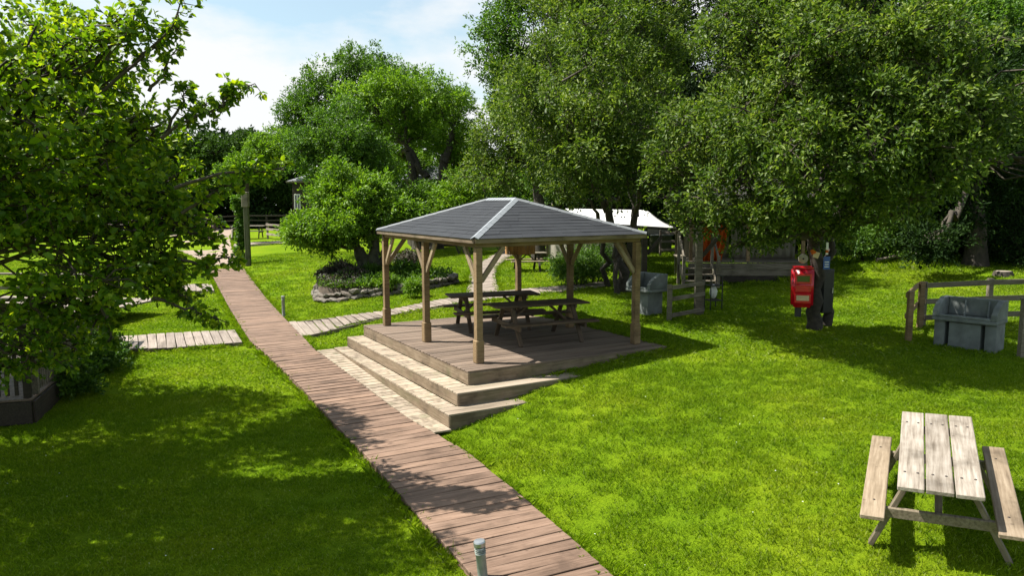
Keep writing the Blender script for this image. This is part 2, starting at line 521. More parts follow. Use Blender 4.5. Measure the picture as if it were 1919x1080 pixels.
def leaf_arrays(rng, P, D, L_, W_, up=0.8, six=False, jit=0.7, droop=0.0):
    n = len(P)
    a = D + rng.normal(0, jit, (n, 3)); a[:, 2] -= droop
    a /= np.linalg.norm(a, axis=1)[:, None] + 1e-9
    nn = rng.normal(0, 0.6, (n, 3)) + np.array([-0.25, -0.1, up])
    s = np.cross(a, nn); s /= np.linalg.norm(s, axis=1)[:, None] + 1e-9
    nn = np.cross(s, a)
    L_ = L_ * rng.uniform(0.6, 1.25, n)[:, None]; W_ = W_ * rng.uniform(0.7, 1.2, n)[:, None]
    up_ = nn * W_ * 0.22
    if six:
        V = np.stack([P, P + a * L_ * .3 + s * W_ * .42 + up_, P + a * L_ * .3 - s * W_ * .42 + up_,
                      P + a * L_ * .7 + s * W_ * .40 + up_ * .6 - nn * L_ * .05, P + a * L_ * .7 - s * W_ * .40 + up_ * .6 - nn * L_ * .05,
                      P + a * L_ - nn * L_ * .16, P + a * L_ * .35, P + a * L_ * .7 - nn * L_ * .05], 1).reshape(-1, 3)
        base = np.array([[0, 6, 1], [0, 2, 6], [6, 7, 3], [6, 3, 1], [6, 2, 4], [6, 4, 7], [7, 5, 3], [7, 4, 5]])
        F = (base[None] + (np.arange(n) * 8)[:, None, None]).reshape(-1, 3)
    else:
        V = np.stack([P, P + a * L_ * .45 + s * W_ * .5 + up_, P + a * L_ - nn * L_ * .1, P + a * L_ * .45 - s * W_ * .5 + up_], 1).reshape(-1, 3)
        base = np.array([[0, 1, 2], [0, 2, 3]])
        F = (base[None] + (np.arange(n) * 4)[:, None, None]).reshape(-1, 3)
    return V, F


def crown_sprays(rng, blobs, n_leaf, per=14, spray=0.45, clump=0.36, inner=0.16, hollow=0.45, flat=0.6):
    """blobs: rows x y z r. Leaves grow on short sprays, sprays on clumps that sit on each blob's shell."""
    B = np.asarray(blobs, float)
    w = B[:, 3] ** 2; w /= w.sum()
    C = []; tw = []
    for (x, y, z, r), wi in zip(B, w):
        k = max(7, int(11 + 3 * r))
        d = unit(rng.normal(0, 1, (k, 3)))
        c = np.array([x, y, z]) + d * r * rng.uniform(hollow, 0.86, (k, 1))
        rc = r * clump * rng.uniform(0.65, 1.25, k)
        C.append(np.concatenate([c, rc[:, None], np.tile([x, y, z], (k, 1))], 1))
        tw.append(np.full(k, wi / k) * rng.uniform(0.6, 1.3, k))
    C = np.concatenate(C); tw = np.concatenate(tw); tw /= tw.sum()
    ns = int(n_leaf / per)
    ci = rng.choice(len(C), ns, p=tw)
    d = unit(rng.normal(0, 1, (ns, 3)) + 0.35 * unit(C[ci, :3] - C[ci, 4:7]) + np.array([0, 0, 0.12]))
    O = C[ci, :3] + d * C[ci, 3:4] * rng.uniform(0.25, 1, (ns, 1)) ** 0.5 * np.array([1.25, 1.25, flat])
    sd = unit(d + rng.normal(0, 0.5, (ns, 3)) + np.array([0, 0, 0.1]))
    P = O[:, None, :] + sd[:, None, :] * (rng.uniform(0, 1, (ns, per, 1)) * spray) + rng.normal(0, spray * 0.14, (ns, per, 3))
    D = np.repeat(sd[:, None, :], per, 1)
    P = P.reshape(-1, 3); D = D.reshape(-1, 3)
    ni = int(n_leaf * inner)
    bi = rng.choice(len(B), ni, p=w)
    di = unit(rng.normal(0, 1, (ni, 3)))
    Pi = B[bi, :3] + di * B[bi, 3:4] * rng.uniform(0, 0.72, (ni, 1)) ** 0.6
    return P, D, Pi, di, C, O, sd

def tree(name, label, cat, base, fork, blobs, n_leaf, leaf, lmat, bark='bark', trunk_r=0.2, seed=1, per=14, spray=0.45,
         group=None, up=0.8, droop=0.0, stems=None, clump=0.36, inner=0.16, twigs=0, zmin=None, six=False, hollow=0.45, drop_fn=None, flat=0.6, limb_max=9.0):
    rng = np.random.default_rng(seed)
    base = np.array(base, float); fork = np.array(fork, float)
    root = thing(name, label, cat, tuple(base), 0, group)
    B = np.asarray(blobs, float).copy(); B[:, :3] -= base
    f0 = fork - base
    P, D, Pi, Di, C, O, sd = crown_sprays(rng, B, n_leaf, per, spray, clump, inner, hollow, flat)
    P = np.concatenate([P, Pi]); D = np.concatenate([D, Di])
    keep = np.ones(len(P), bool)
    if zmin is not None:
        keep &= P[:, 2] > zmin
    if drop_fn is not None:
        keep &= drop_fn(P + base)
    P = P[keep]; D = D[keep]
    V, F = leaf_arrays(rng, P, D, leaf[0], leaf[1], up, six, droop=droop)
    T = Tubes()
    starts = []
    if stems is None:
        stems = [(np.zeros(3), f0, trunk_r, trunk_r * 0.62)]
    else:
        stems = [(np.array(a, float) - base, np.array(b, float) - base, r0, r1) for a, b, r0, r1 in stems]
    for a, b, r0, r1 in stems:
        pts = curve_pts(rng, a - np.array([0, 0, 0.1]), b, 9, 0.035)
        rr = np.linspace(r0, r1, 9); rr[0] *= 1.3; rr[1] *= 1.06
        T.add(pts, rr, 12)
        starts.append((pts[-1], r1))
        starts.append((pts[6], r1))
    T.build("trunk", M[bark], root)
    TB = Tubes()
    done = 0
    for (x, y, z, r) in B:
        c = np.array([x, y, z])
        s, sr = min(starts, key=lambda q: np.linalg.norm(q[0] - c) + (0 if q[0][2] < z + r else 3))
        r0 = min(sr * 0.8, 0.05 + 0.03 * np.linalg.norm(c - s), limb_max)
        limb = curve_pts(rng, s, c, 8, 0.05, 0.04)
        TB.add(limb, np.linspace(r0, r0 * 0.35, 8), 7)
        mine = [q for q in C if abs(q[4] - x) < 1e-6 and abs(q[5] - y) < 1e-6 and abs(q[6] - z) < 1e-6]
        for q in mine:
            k = limb[rng.integers(4, 8)]
            TB.add(curve_pts(rng, k, q[:3], 5, 0.07), np.linspace(r0 * 0.32, 0.012, 5), 5)
    if twigs:
        idx = rng.choice(len(O), min(twigs, len(O)), replace=False)
        for i in idx:
            q = C[np.argmin(np.linalg.norm(C[:, :3] - O[i], axis=1))]
            TB.add(np.array([q[:3], (q[:3] + O[i]) / 2 + rng.normal(0, .04, 3), O[i], O[i] + sd[i] * spray]), [0.012, 0.009, 0.006, 0.003], 4)
    TB.build("branches", M['twig' if bark == 'bark' else bark], root)
    cr = np_obj("crown", V, F, lmat, root)
    cr["kind"] = "stuff"
    return root, P + base, D

def bp(*rows):
    """crown blobs from where they stand: bearing/height seen from the camera (px, py, radius px) and distance"""
    out = []
    for px, py, rp, d in rows:
        c = at_d(px, py, d)
        out.append((c.x, c.y, c.z, rp * d / FPX))
    return out

# ------------------------------------------------------------------ SETTING: ground
def build_ground():
    xs = np.concatenate([np.linspace(-260, -32, 20), np.arange(-30, 32, 0.4), np.linspace(34, 260, 20)])
    ys = np.concatenate([np.linspace(-60, 0, 10), np.arange(1, 46, 0.4), np.linspace(48, 420, 30)])
    X, Y = np.meshgrid(xs, ys)
    Z = ground_z(X, Y)
    V = np.stack([X, Y, Z], -1).reshape(-1, 3)
    nx, ny = len(xs), len(ys)
    i = (np.arange(ny - 1)[:, None] * nx + np.arange(nx - 1)[None]).reshape(-1)
    F = np.stack([i, i + 1, i + nx + 1, i + nx], 1)
    o = np_obj("ground", V, F, M['lawn'], None, True)
    o["kind"] = "structure"
build_ground()

NO_GRASS = []     # polygons (N,2)

def poly_interp(P, s):
    P = np.asarray(P, float)
    d = np.r_[0, np.cumsum(np.linalg.norm(np.diff(P, axis=0), axis=1))]
    t = s * d[-1]
    return np.array([np.interp(t, d, P[:, 0]), np.interp(t, d, P[:, 1])])

PLANK_W = {}
def boardwalk(name, Lp, Rp, pitch, mat, dz, skirt=0.14, jitter=1.0, gap=0.017, zf=None, square=False, edge_gap=0.03):
    """planks laid across between two edge lines, each plank its own piece, side boards under the ends"""
    root = setting(name)
    Lp = [tuple(p)[:2] for p in Lp]; Rp = [tuple(p)[:2] for p in Rp]
    NO_GRASS.append(np.array(list(Lp) + list(Rp)[::-1]))
    zf = zf or (lambda x, y: gz(x, y) + dz)
    dl = sum(math.dist(a, b) for a, b in zip(Lp, Lp[1:])); dr = sum(math.dist(a, b) for a, b in zip(Rp, Rp[1:]))
    n = max(2, int(round((dl + dr) / 2 / pitch)))
    # pair each point of the left edge with the right edge point straight across
    fine = np.array([poly_interp(Rp, t) for t in np.linspace(0, 1, 400)])
    Ls = np.array([poly_interp(Lp, t) for t in np.linspace(0, 1, 160)])
    cen0 = np.array([(poly_interp(Lp, t) + poly_interp(Rp, t)) / 2 for t in np.linspace(0, 1, 160)])
    tg = np.gradient(cen0, axis=0); tg = unit(tg)
    kk = np.ones(15) / 15
    tg = unit(np.stack([np.convolve(np.pad(tg[:, c], 7, mode='edge'), kk, 'valid') for c in (0, 1)], 1))
    idx = np.array([np.argmin(np.abs((fine - l) @ t_) + 0.02 * np.linalg.norm(fine - l, axis=1)) for l, t_ in zip(Ls, tg)])
    idx = np.maximum.accumulate(idx)
    ok = np.r_[True, np.diff(idx) > 0]
    Lc, Rc = Ls[ok], fine[idx[ok]]
    if not square:
        Lc = np.array([poly_interp(Lp, t) for t in np.linspace(0, 1, 80)]); Rc = np.array([poly_interp(Rp, t) for t in np.linspace(0, 1, 80)])
    key = (round(pitch, 3), mat.name)
    me = box_mesh(1.0, pitch - gap, 0.032, mat, 0.004)
    lastz = None
    Cc = (Lc + Rc) / 2
    sd_ = np.r_[0, np.cumsum(np.linalg.norm(np.diff(Cc, axis=0), axis=1))]; n = max(2, int(round(sd_[-1] / pitch)))
    for k in range(n):
        s = (k + 0.5) / n * sd_[-1]
        a = np.array([np.interp(s, sd_, Lc[:, 0]), np.interp(s, sd_, Lc[:, 1])]); b = np.array([np.interp(s, sd_, Rc[:, 0]), np.interp(s, sd_, Rc[:, 1])])
        c = (a + b) / 2; d = b - a; ln = float(np.linalg.norm(d))
        z = zf(c[0], c[1])
        o = bpy.data.objects.new("plank", me); link(o, root)
        o.location = (c[0], c[1], z - 0.016 + rnd.uniform(-.003, .003) * jitter)
        o.rotation_euler = (rnd.uniform(-.010, .010) * jitter, rnd.uniform(-.003, .003) * jitter, math.atan2(d[1], d[0]) + rnd.uniform(-.006, .006) * jitter)
        o.scale = (ln + rnd.uniform(-.015, .015) * jitter, 1, 1)
    seg = max(2, int((dl + dr) / 2 / 2.4))
    for P_, sg in ((Lp, 1), (Rp, -1)):
        for k in range(seg):
            a, b = poly_interp(P_, k / seg), poly_interp(P_, (k + 1) / seg)
            oth = poly_interp(Rp if sg == 1 else Lp, (k + .5) / seg)
            inn = (oth - (a + b) / 2); inn = inn / np.linalg.norm(inn) * edge_gap
            a = a + inn; b = b + inn
            za, zb = zf(*a), zf(*b)
            beam("edge_board", root, mat, (a[0], a[1], za - 0.034 - skirt / 2), (b[0], b[1], zb - 0.034 - skirt / 2), 0.03, skirt)
    return root

# main path: edges followed from the near end to the far end
path_z = lambda x, y: 0.10 + 0.18 * float(sstep(11, 17, y)) + 0.25 * float(sstep(20, 40, y))
def at_path(px, py):
    z = 0.1
    for _ in range(30):
        p = at_z(px, py, z); z = 0.5 * z + 0.5 * path_z(p.x, p.y)
    return (p.x, p.y)
PL = [(0.85, 4.1)] + [at_path(*p) for p in [(888, 1080), (800, 985), (700, 870), (610, 775), (560, 722), (500, 665), (470, 640), (432, 580), (405, 530), (390, 500)]]
PR = [(1.80, 4.65)] + [at_path(*p) for p in [(1150, 1080), (1050, 990), (960, 915), (880, 850), (808, 808), (769, 787), (684, 724), (590, 655), (540, 603), (500, 560), (475, 528), (456, 502)]]
boardwalk("main_boardwalk", PL, PR, 0.19, M['path_wood'], 0.1, zf=path_z, square=True)

# side walks
boardwalk("left_boardwalk", [at_path(455, 641), at_path(320, 652), at_path(180, 656), at_path(120, 656)],
          [at_path(440, 618), at_path(320, 624), at_path(190, 632), at_path(120, 634)], 0.20, M['walk_wood'], 0.1, skirt=0.2, zf=path_z)
boardwalk("short_side_walk", [at_path(402, 546), at_path(335, 546)], [at_path(396, 531), at_path(335, 532)], 0.20, M['walk_wood'], 0.1, zf=path_z)
def gp(px, py, dz=0.08):
    p = at_g(px, py, dz); return (p.x, p.y)
RW_near = [gp(562, 631), gp(640, 613), gp(725, 592), gp(800, 577), gp(860, 567), gp(930, 559), gp(1000, 551), gp(1070, 542), gp(1140, 533)]
RW_far = [gp(540, 603), gp(600, 598), gp(720, 583), gp(800, 566), gp(860, 556), gp(930, 548), gp(1000, 541), gp(1070, 534), gp(1140, 527)]
boardwalk("curving_boardwalk", RW_near, RW_far, 0.20, M['walk_wood'], 0.08, zf=lambda x, y: max(gz(x, y) + 0.08, 0.2))
WL = [gp(877, 552), gp(878, 520), gp(890, 497), (0, 0), gp(958, 465), gp(1000, 457), gp(1045, 452)]
WL[3] = gp(920, 478)
WR = [gp(935, 546), gp(928, 520), gp(930, 500), gp(947, 484), gp(975, 471), gp(1010, 461), gp(1050, 456)]
boardwalk("winding_boardwalk", WL, WR, 0.28, M['walk_wood'], 0.07)

# brown gravel yard and grey paving far left
def ground_patch(name, poly, mat, dz=0.012):
    bm = bmesh.new()
    pts = []
    n = len(poly)
    for i in range(n):
        a, b = poly[i], poly[(i + 1) % n]
        for k in range(8):
            t = k / 8
            pts.append((a[0] + (b[0] - a[0]) * t, a[1] + (b[1] - a[1]) * t))
    c = (sum(p[0] for p in pts) / len(pts), sum(p[1] for p in pts) / len(pts))
    rings = 10
    vs = []
    for r in range(rings):
        f = 1 - r / rings
        vs.append([bm.verts.new((c[0] + (p[0] - c[0]) * f, c[1] + (p[1] - c[1]) * f, gz(c[0] + (p[0] - c[0]) * f, c[1] + (p[1] - c[1]) * f) + dz)) for p in pts])
    cv = bm.verts.new((c[0], c[1], gz(*c) + dz))
    for r in range(rings - 1):
        for i in range(len(pts)):
            j = (i + 1) % len(pts)
            bm.faces.new((vs[r][i], vs[r][j], vs[r + 1][j], vs[r + 1][i]))
    for i in range(len(pts)):
        bm.faces.new((vs[-1][i], vs[-1][(i + 1) % len(pts)], cv))
    bmesh.ops.recalc_face_normals(bm, faces=bm.faces[:])
    o = bm_obj(name, bm, mat, None, True)
    o["kind"] = "structure"
    NO_GRASS.append(np.array(poly))
    return o
ground_patch("gravel_yard", [gp(392, 500, 0), gp(456, 501, 0), gp(440, 475, 0), gp(432, 445, 0), gp(445, 425, 0), gp(425, 408, 0), gp(380, 408, 0), gp(300, 415, 0), gp(330, 470, 0)], M['gravel'], 0.02)
ground_patch("grey_pavement", [gp(531, 443, 0), gp(640, 443, 0), gp(640, 408, 0), gp(528, 410, 0)], M['paving'], 0.02)
boardwalk("far_side_walk", [gp(437, 463), gp(500, 457), gp(570, 455), gp(640, 453)], [gp(440, 457), gp(500, 453), gp(570, 450), gp(640, 448)], 0.3, M['walk_wood'], 0.1)

# ------------------------------------------------------------------ GAZEBO on its stepped platform
YAW = 0.516
GA = Vector((-0.578, 12.552, 0))
U = Vector((math.cos(YAW), math.sin(YAW), 0)); Vv = Vector((-U.y, U.x, 0))
L1, L2, EH, OV, RH, RL = 4.548, 3.425, 2.15, 0.135, 0.664, 1.188
DECK = 0.75
plat = thing("stepped_platform", "low weathered timber platform with two wraparound steps under the open gazebo", "platform", tuple(GA), YAW)

def local_to_world(u, v): return GA + U * u + Vv * v
pitch = 0.145
STEP_PITCH = 0.19
def rows(v0, v1, pitch=pitch):
    n = int(round((v1 - v0) / pitch)); p = (v1 - v0) / n
    return [v0 + p * (i + .5) for i in range(n)], p
def deck_plank(u0, u1, v, z, mat, pw):
    me = box_mesh(1.0, pw - 0.014, 0.03, mat, 0.004)
    o = bpy.data.objects.new("plank", me); link(o, plat)
    o.location = ((u0 + u1) / 2, v, z - 0.015 + rnd.uniform(-.002, .002)); o.scale = (u1 - u0, 1, 1)
    o.rotation_euler = (rnd.uniform(-.006, .006), 0, rnd.uniform(-.002, .002))
DU0, DU1, DV0, DV1 = -0.45, 3.80, -0.50, 4.85
S2U, S2V, S3U, S3V = -0.82, -0.87, -1.13, -1.22
Z2, Z3 = 0.515, 0.30
vs, pw = rows(DV0, DV1)
for v in vs:
    um = 1.7 + rnd.uniform(-.5, .5)
    deck_plank(DU0, DU1, v, DECK, M['deck_wood'] , pw)
vs2, pw2 = rows(S2V, DV1 + 0.03, STEP_PITCH)
for v in vs2:
    if v > DV0 - 0.04: deck_plank(S2U, DU0 - 0.012, v, Z2, M['pale_wood'], pw2)
    else: deck_plank(S2U, 2.6, v, Z2, M['pale_wood'], pw2)
vs3, pw3 = rows(S3V, DV1 + 0.03, STEP_PITCH)
for v in vs3:
    if v > S2V - 0.04: deck_plank(S3U, S2U - 0.012, v, Z3, M['pale_wood'], pw3)
    else: deck_plank(S3U, 1.7, v, Z3, M['pale_wood'], pw3)
# risers
def riser(p0, p1, ztop, h):
    beam("riser", plat, M['riser_wood'], (p0[0], p0[1], ztop - 0.032 - h / 2), (p1[0], p1[1], ztop - 0.032 - h / 2), 0.03, h)
riser((DU0 + .02, DV0), (DU0 + .02, DV1), DECK, DECK - Z2 - 0.03)
riser((DU0, DV0 + .02), (DU1, DV0 + .02), DECK, DECK - Z2 - 0.03)
riser((DU1 - .02, DV0), (DU1 - .02, DV1), DECK, 0.30)
riser((DU0, DV1 - .02), (DU1, DV1 - .02), DECK, 0.45)
riser((S2U + .02, S2V), (S2U + .02, DV1), Z2, Z2 - Z3 - 0.03)
riser((S2U, S2V + .02), (2.6, S2V + .02), Z2, Z2 - Z3 - 0.03)
riser((S3U + .02, S3V), (S3U + .02, DV1), Z3, 0.26)
riser((S3U, S3V + .02), (1.7, S3V + .02), Z3, 0.30)
riser((S2U, DV1 + .03), (DU0, DV1 + .03), Z2, 0.34)
def quad(a, b, c, d): return np.array([[*local_to_world(*p)][:2] for p in (a, b, c, d)])
NO_GRASS.append(quad((DU0, DV0), (DU1, DV0), (DU1, DV1), (DU0, DV1)))
NO_GRASS.append(quad((S3U, S2V), (DU0, S2V), (DU0, DV1), (S3U, DV1)))
# pale landing between the path and the lowest step
land = setting("landing_boards", tuple(GA)); land.rotation_euler = (0, 0, YAW)
PRa = np.array(PR)
PRloc = np.stack([(PRa - np.array(GA[:2])) @ np.array([U.x, U.y]), (PRa - np.array(GA[:2])) @ np.array([Vv.x, Vv.y])], 1)
vsl, pwl = rows(-1.30, DV1 + 0.1, STEP_PITCH)
for v in vsl:
    ue = float(np.interp(v, PRloc[:, 1], PRloc[:, 0])) + 0.015
    w_ = local_to_world(ue, v)
    z = path_z(w_.x, w_.y) - 0.004
    u1 = S3U - 0.004 if z < Z3 - 0.05 else S3U - 0.004
    o = bpy.data.objects.new("plank", box_mesh(1.0, pwl - 0.005, 0.03, M['pale_wood'], 0.004)); link(o, land)
    if u1 - ue < 0.03: u1 = ue + 0.03
    o.location = ((ue + u1) / 2, v, z - 0.015); o.scale = (u1 - ue, 1, 1)
NO_GRASS.append(quad((S3U - .6, -1.3), (S3U, -1.3), (S3U, DV1), (S3U - .6, DV1)))

gaz = thing("gazebo", "open timber gazebo with dark shingled hip roof on six posts", "gazebo", (GA.x, GA.y, DECK), YAW)
def gz_post(u, v, dirs):
    s = .118
    box("post", gaz, M['post_wood'], (s, s, EH - 0.16), (u, v, (EH - 0.16) / 2 + 0.001), bev=0.006)
    pb = box("post_base", gaz, M['post_wood'], (s + .036, s + .036, 0.40), (u, v, 0.201), bev=0.014)
    for dx, dy in dirs:
        beam("brace", gaz, M['brace_wood'], (u + dx * .055, v + dy * .055, EH - 0.74), (u + dx * .50, v + dy * .50, EH - 0.155), .055, .085)
gz_post(0, 0, [(1, 0), (0, 1)]); gz_post(0, L1, [(1, 0), (0, -1)]); gz_post(L2, 0, [(-1, 0), (0, 1)]); gz_post(L2, L1, [(-1, 0), (0, -1)])
gz_post(0, L1 / 2, [(0, 1), (0, -1)]); gz_post(L2, L1 / 2, [(0, 1), (0, -1)])
bz = EH - 0.09
for a, b in (((-.06, 0), (L2 + .06, 0)), ((-.06, L1), (L2 + .06, L1))):
    beam("beam", gaz, M['post_wood'], (*a, bz), (*b, bz), .07, .13)
for a, b in (((0, .036), (0, L1 - .036)), ((L2, .036), (L2, L1 - .036))):
    beam("beam", gaz, M['post_wood'], (*a, bz - .003), (*b, bz - .003), .066, .13)
e0 = EH
cx, cy = L2 / 2, L1 / 2
E_ = [Vector((-OV, -OV, e0)), Vector((L2 + OV, -OV, e0)), Vector((L2 + OV, L1 + OV, e0)), Vector((-OV, L1 + OV, e0))]
Rn, Rf = Vector((cx, cy - RL / 2, e0 + RH)), Vector((cx, cy + RL / 2, e0 + RH))
for a, b in ((E_[0], E_[1]), (E_[1], E_[2]), (E_[2], E_[3]), (E_[3], E_[0])):
    d = (b - a).normalized() * 0.012
    beam("fascia", gaz, M['riser_wood'], a + d - Vector((0, 0, .045)), b - d - Vector((0, 0, .045)), .022, .075)
# boarded roof underside + rafters
bm = bmesh.new()
ins = 0.02
vv = [bm.verts.new(p + Vector((0, 0, -0.012))) for p in (E_[0], E_[1], E_[2], E_[3], Rn, Rf)]
for f in ((0, 1, 4), (1, 2, 5, 4), (2, 3, 5), (3, 0, 4, 5)):
    bm.faces.new([vv[i] for i in f])
bm_obj("roof_lining", bm, M['post_wood'], gaz)
for (ea, eb, ra, rb, n) in ((E_[0], E_[3], Rn, Rf, 8), (E_[1], E_[2], Rn, Rf, 8), (E_[0], E_[1], Rn, Rn, 6), (E_[3], E_[2], Rf, Rf, 6)):
    for k in range(1, n):
        t = k / n
        lo = ea.lerp(eb, t)
        if ra is rb or (ra - rb).length < .01:
            # jack rafters to the hips
            tt = 1 - abs(2 * t - 1)
            hi = lo.lerp(Vector((lo.x, ra.y, ra.z)), min(tt, 1) * 0.94)
        else:
            yr = min(max(lo.y, Rn.y), Rf.y)
            span = Vector((ra.x, lo.y, ra.z))
            if lo.y < Rn.y: f = (lo.y + OV) / (Rn.y + OV)
            elif lo.y > Rf.y: f = (L1 + OV - lo.y) / (L1 + OV - Rf.y)
            else: f = 1
            hi = lo.lerp(span, f * 0.97)
        if (hi - lo).length > .25:
            beam("rafter", gaz, M['post_wood'], lo + Vector((0, 0, -.055)) + (hi - lo) * .05, hi + Vector((0, 0, -.055)), .04, .07)
# shingle courses, split into single strips
def shingles(ea, eb, ra, rb, n=13):
    nrm = (eb - ea).cross(ra - ea).normalized()
    if nrm.z < 0: nrm = -nrm
    for k in range(n):
        t0, t1 = k / n, min(1.0, (k + 1.25) / n)
        a0, b0 = ea.lerp(ra, t0), eb.lerp(rb, t0)
        a1, b1 = ea.lerp(ra, t1), eb.lerp(rb, t1)
        if k == 0:
            out = -(ra - ea).lerp(rb - eb, .5).normalized() * 0.025
            a0 = a0 + out; b0 = b0 + out
        W = (b0 - a0).length
        m = max(1, int(round(W / 0.95)))
        off = 0.5 if k % 2 else 0.0
        cuts = [0.0] + sorted({min(1, max(0, (i + off) / m + rnd.uniform(-.01, .01))) for i in range(1 if not off else 0, m)}) + [1.0]
        cuts = [c for i, c in enumerate(cuts) if i == 0 or c - cuts[i - 1] > 0.04]
        if cuts[-1] != 1.0: cuts[-1] = 1.0
        for c0, c1 in zip(cuts, cuts[1:]):
            g = 0.0025 / max(W, .2)
            p = [a0.lerp(b0, c0 + g), a0.lerp(b0, c1 - g), a1.lerp(b1, c1 - g), a1.lerp(b1, c0 + g)]
            lift = [0.010, 0.010, 0.003, 0.003]; j = rnd.uniform(-.0015, .003)
            bm = bmesh.new()
            top = [bm.verts.new(q + nrm * (l + j)) for q, l in zip(p, lift)]
            bot = [bm.verts.new(q + nrm * (l + j - .007)) for q, l in zip(p, lift)]
            if (p[2] - p[3]).length < 0.02:
                bmesh.ops.remove_doubles(bm, verts=[top[2], top[3]], dist=.05)
                bm.free(); bm = bmesh.new()
                top = [bm.verts.new(q + nrm * (l + j)) for q, l in zip(p[:3], lift)]
                bot = [bm.verts.new(q + nrm * (l + j - .007)) for q, l in zip(p[:3], lift)]
            m_ = len(top)
            bm.faces.new(top); bm.faces.new(bot[::-1])
            for i in range(m_):
                bm.faces.new((top[i], bot[i], bot[(i + 1) % m_], top[(i + 1) % m_]))
            bmesh.ops.recalc_face_normals(bm, faces=bm.faces[:])
            bm_obj("shingle", bm, M['shingle'], gaz)
shingles(E_[0], E_[1], Rn, Rn); shingles(E_[3], E_[0], Rf, Rn); shingles(E_[1], E_[2], Rn, Rf); shingles(E_[2], E_[3], Rf, Rf)
# hip and ridge capping: folded strips
def capping(a, b, n1, n2, mat, w=0.075, label=None):
    bm = bmesh.new()
    d = (b - a).normalized()
    ups = Vector((0, 0, .022)); segs = 9
    for k in range(segs):
        p0, p1 = a.lerp(b, k / segs), a.lerp(b, (k + 1.12) / segs if k < segs - 1 else 1)
        s0 = 0.006; s1 = 0.0
        ring = []
        for p, l in ((p0, s0), (p1, s1)):
            sd1 = n1; sd2 = n2
            ring.append([p + sd1 * w + ups * .6 + Vector((0, 0, l)), p + ups * 1.5 + Vector((0, 0, l)), p + sd2 * w + ups * .6 + Vector((0, 0, l))])
        tv = [[bm.verts.new(q) for q in r] for r in ring]
        bv = [[bm.verts.new(q - Vector((0, 0, .012))) for q in r] for r in ring]
        for i in (0, 1):
            bm.faces.new((tv[0][i], tv[0][i + 1], tv[1][i + 1], tv[1][i]))
            bm.faces.new((bv[0][i], bv[1][i], bv[1][i + 1], bv[0][i + 1]))
            bm.faces.new((tv[0][i], bv[0][i], bv[0][i + 1], tv[0][i + 1]))
            bm.faces.new((tv[1][i], tv[1][i + 1], bv[1][i + 1], bv[1][i]))
        bm.faces.new((tv[0][0], tv[1][0], bv[1][0], bv[0][0])); bm.faces.new((tv[0][2], bv[0][2], bv[1][2], tv[1][2]))
    bmesh.ops.recalc_face_normals(bm, faces=bm.faces[:])
    o = bm_obj("hip_cap", bm, mat, gaz)
    if label: o["label"] = label
def down_dir(edge_a, edge_b, ridge_a, hip_dir):
    """direction in a roof face, square to the hip"""
    n = (edge_b - edge_a).cross(ridge_a - edge_a).normalized()
    s = n.cross(hip_dir).normalized()
    mid = (edge_a + edge_b) / 2
    if s.dot(mid - ridge_a) < 0: s = -s
    return s
for (e, r, f1, f2, mt, lb) in ((0, Rn, (E_[0], E_[1]), (E_[3], E_[0]), M['cap'], "light grey capping on the front hip"), (1, Rn, (E_[0], E_[1]), (E_[1], E_[2]), M['cap_dark'], None),
                               (2, Rf, (E_[1], E_[2]), (E_[2], E_[3]), M['cap_dark'], None), (3, Rf, (E_[2], E_[3]), (E_[3], E_[0]), M['cap_dark'], None)):
    h = (r - E_[e]).normalized()
    capping(E_[e], r, down_dir(*f1, r, h), down_dir(*f2, r, h), mt, label=lb)
capping(Rn, Rf, Vector((1, 0, -.36)).normalized(), Vector((-1, 0, -.36)).normalized(), M['cap'])

# wooden box up at the far post
wp = local_to_world(L2 - .02, L1 - 0.13)
wb = thing("wooden_box", "orange brown slatted wooden box fixed high on the back post of the gazebo", "box", (wp.x, wp.y, DECK + 1.50), YAW - .25)
for k in range(6):
    box("slat", wb, M['orange_wood'], (.098, .02, .46), (-.27 + .104 * k, -.17, .23))
for k in range(3):
    box("slat", wb, M['orange_wood'], (.02, .098, .46), (.325, -.115 + .104 * k, .23))
    box("slat", wb, M['orange_wood'], (.02, .098, .46), (-.335, -.115 + .104 * k, .23))
box("lid", wb, M['orange_wood'], (.72, .40, .02), (-.005, -.01, .472))
box("bottom_board", wb, M['orange_wood'], (.64, .30, .02), (-.005, -.01, .012))

# ------------------------------------------------------------------ PICNIC TABLES
def picnic(name, label, loc, rz, mt, mb, mf, L_=1.86, W_=0.64, H=0.74, bh=0.44, bw=0.19, bgap=0.09, nb=1, ntop=3, group=None, tilt=(0, 0), spread=None):
    root = thing(name, label, "picnic table", loc, rz, group)
    root.rotation_euler = (tilt[0], tilt[1], rz)
    pw_ = W_ / ntop
    for i in range(ntop):
        y = -W_ / 2 + pw_ * (i + .5)
        box("table_plank", root, mt, (L_ * (1 + rnd.uniform(-.004, .004)), pw_ - .012, .04), (rnd.uniform(-.006, .006), y, H - .02), (rnd.uniform(-.01, .01), 0, 0), bev=.006)
    by = W_ / 2 + bgap + bw / 2
    for s in (-1, 1):
        for j in range(nb):
            yy = s * (by + (j - (nb - 1) / 2) * (bw / nb))
            box("bench_plank", root, mb, (L_, bw / nb - (.01 if nb > 1 else 0), .04), (0, yy, bh - .02), bev=.006)
    for ex in (-1, 1):
        x = ex * (L_ / 2 - .30)
        box("bench_bearer", root, mf, (.045, 2 * by + bw * .9, .09), (x, 0, bh - .087))
        box("top_bearer", root, mf, (.045, W_ * .92, .075), (x, 0, H - .079))
        for s in (-1, 1):
            beam("leg", root, mf, (x + .048 * ex * -1, s * (W_ / 2 - .11), H - .045), (x + .048 * ex * -1, s * (by + bw * .15), 0.0), .085, .045, roll=math.pi / 2 * 0)
        beam("brace", root, mf, (x - ex * .02, 0, bh - .12), (x - ex * .46, 0, H - .055), .06, .045)
    return root

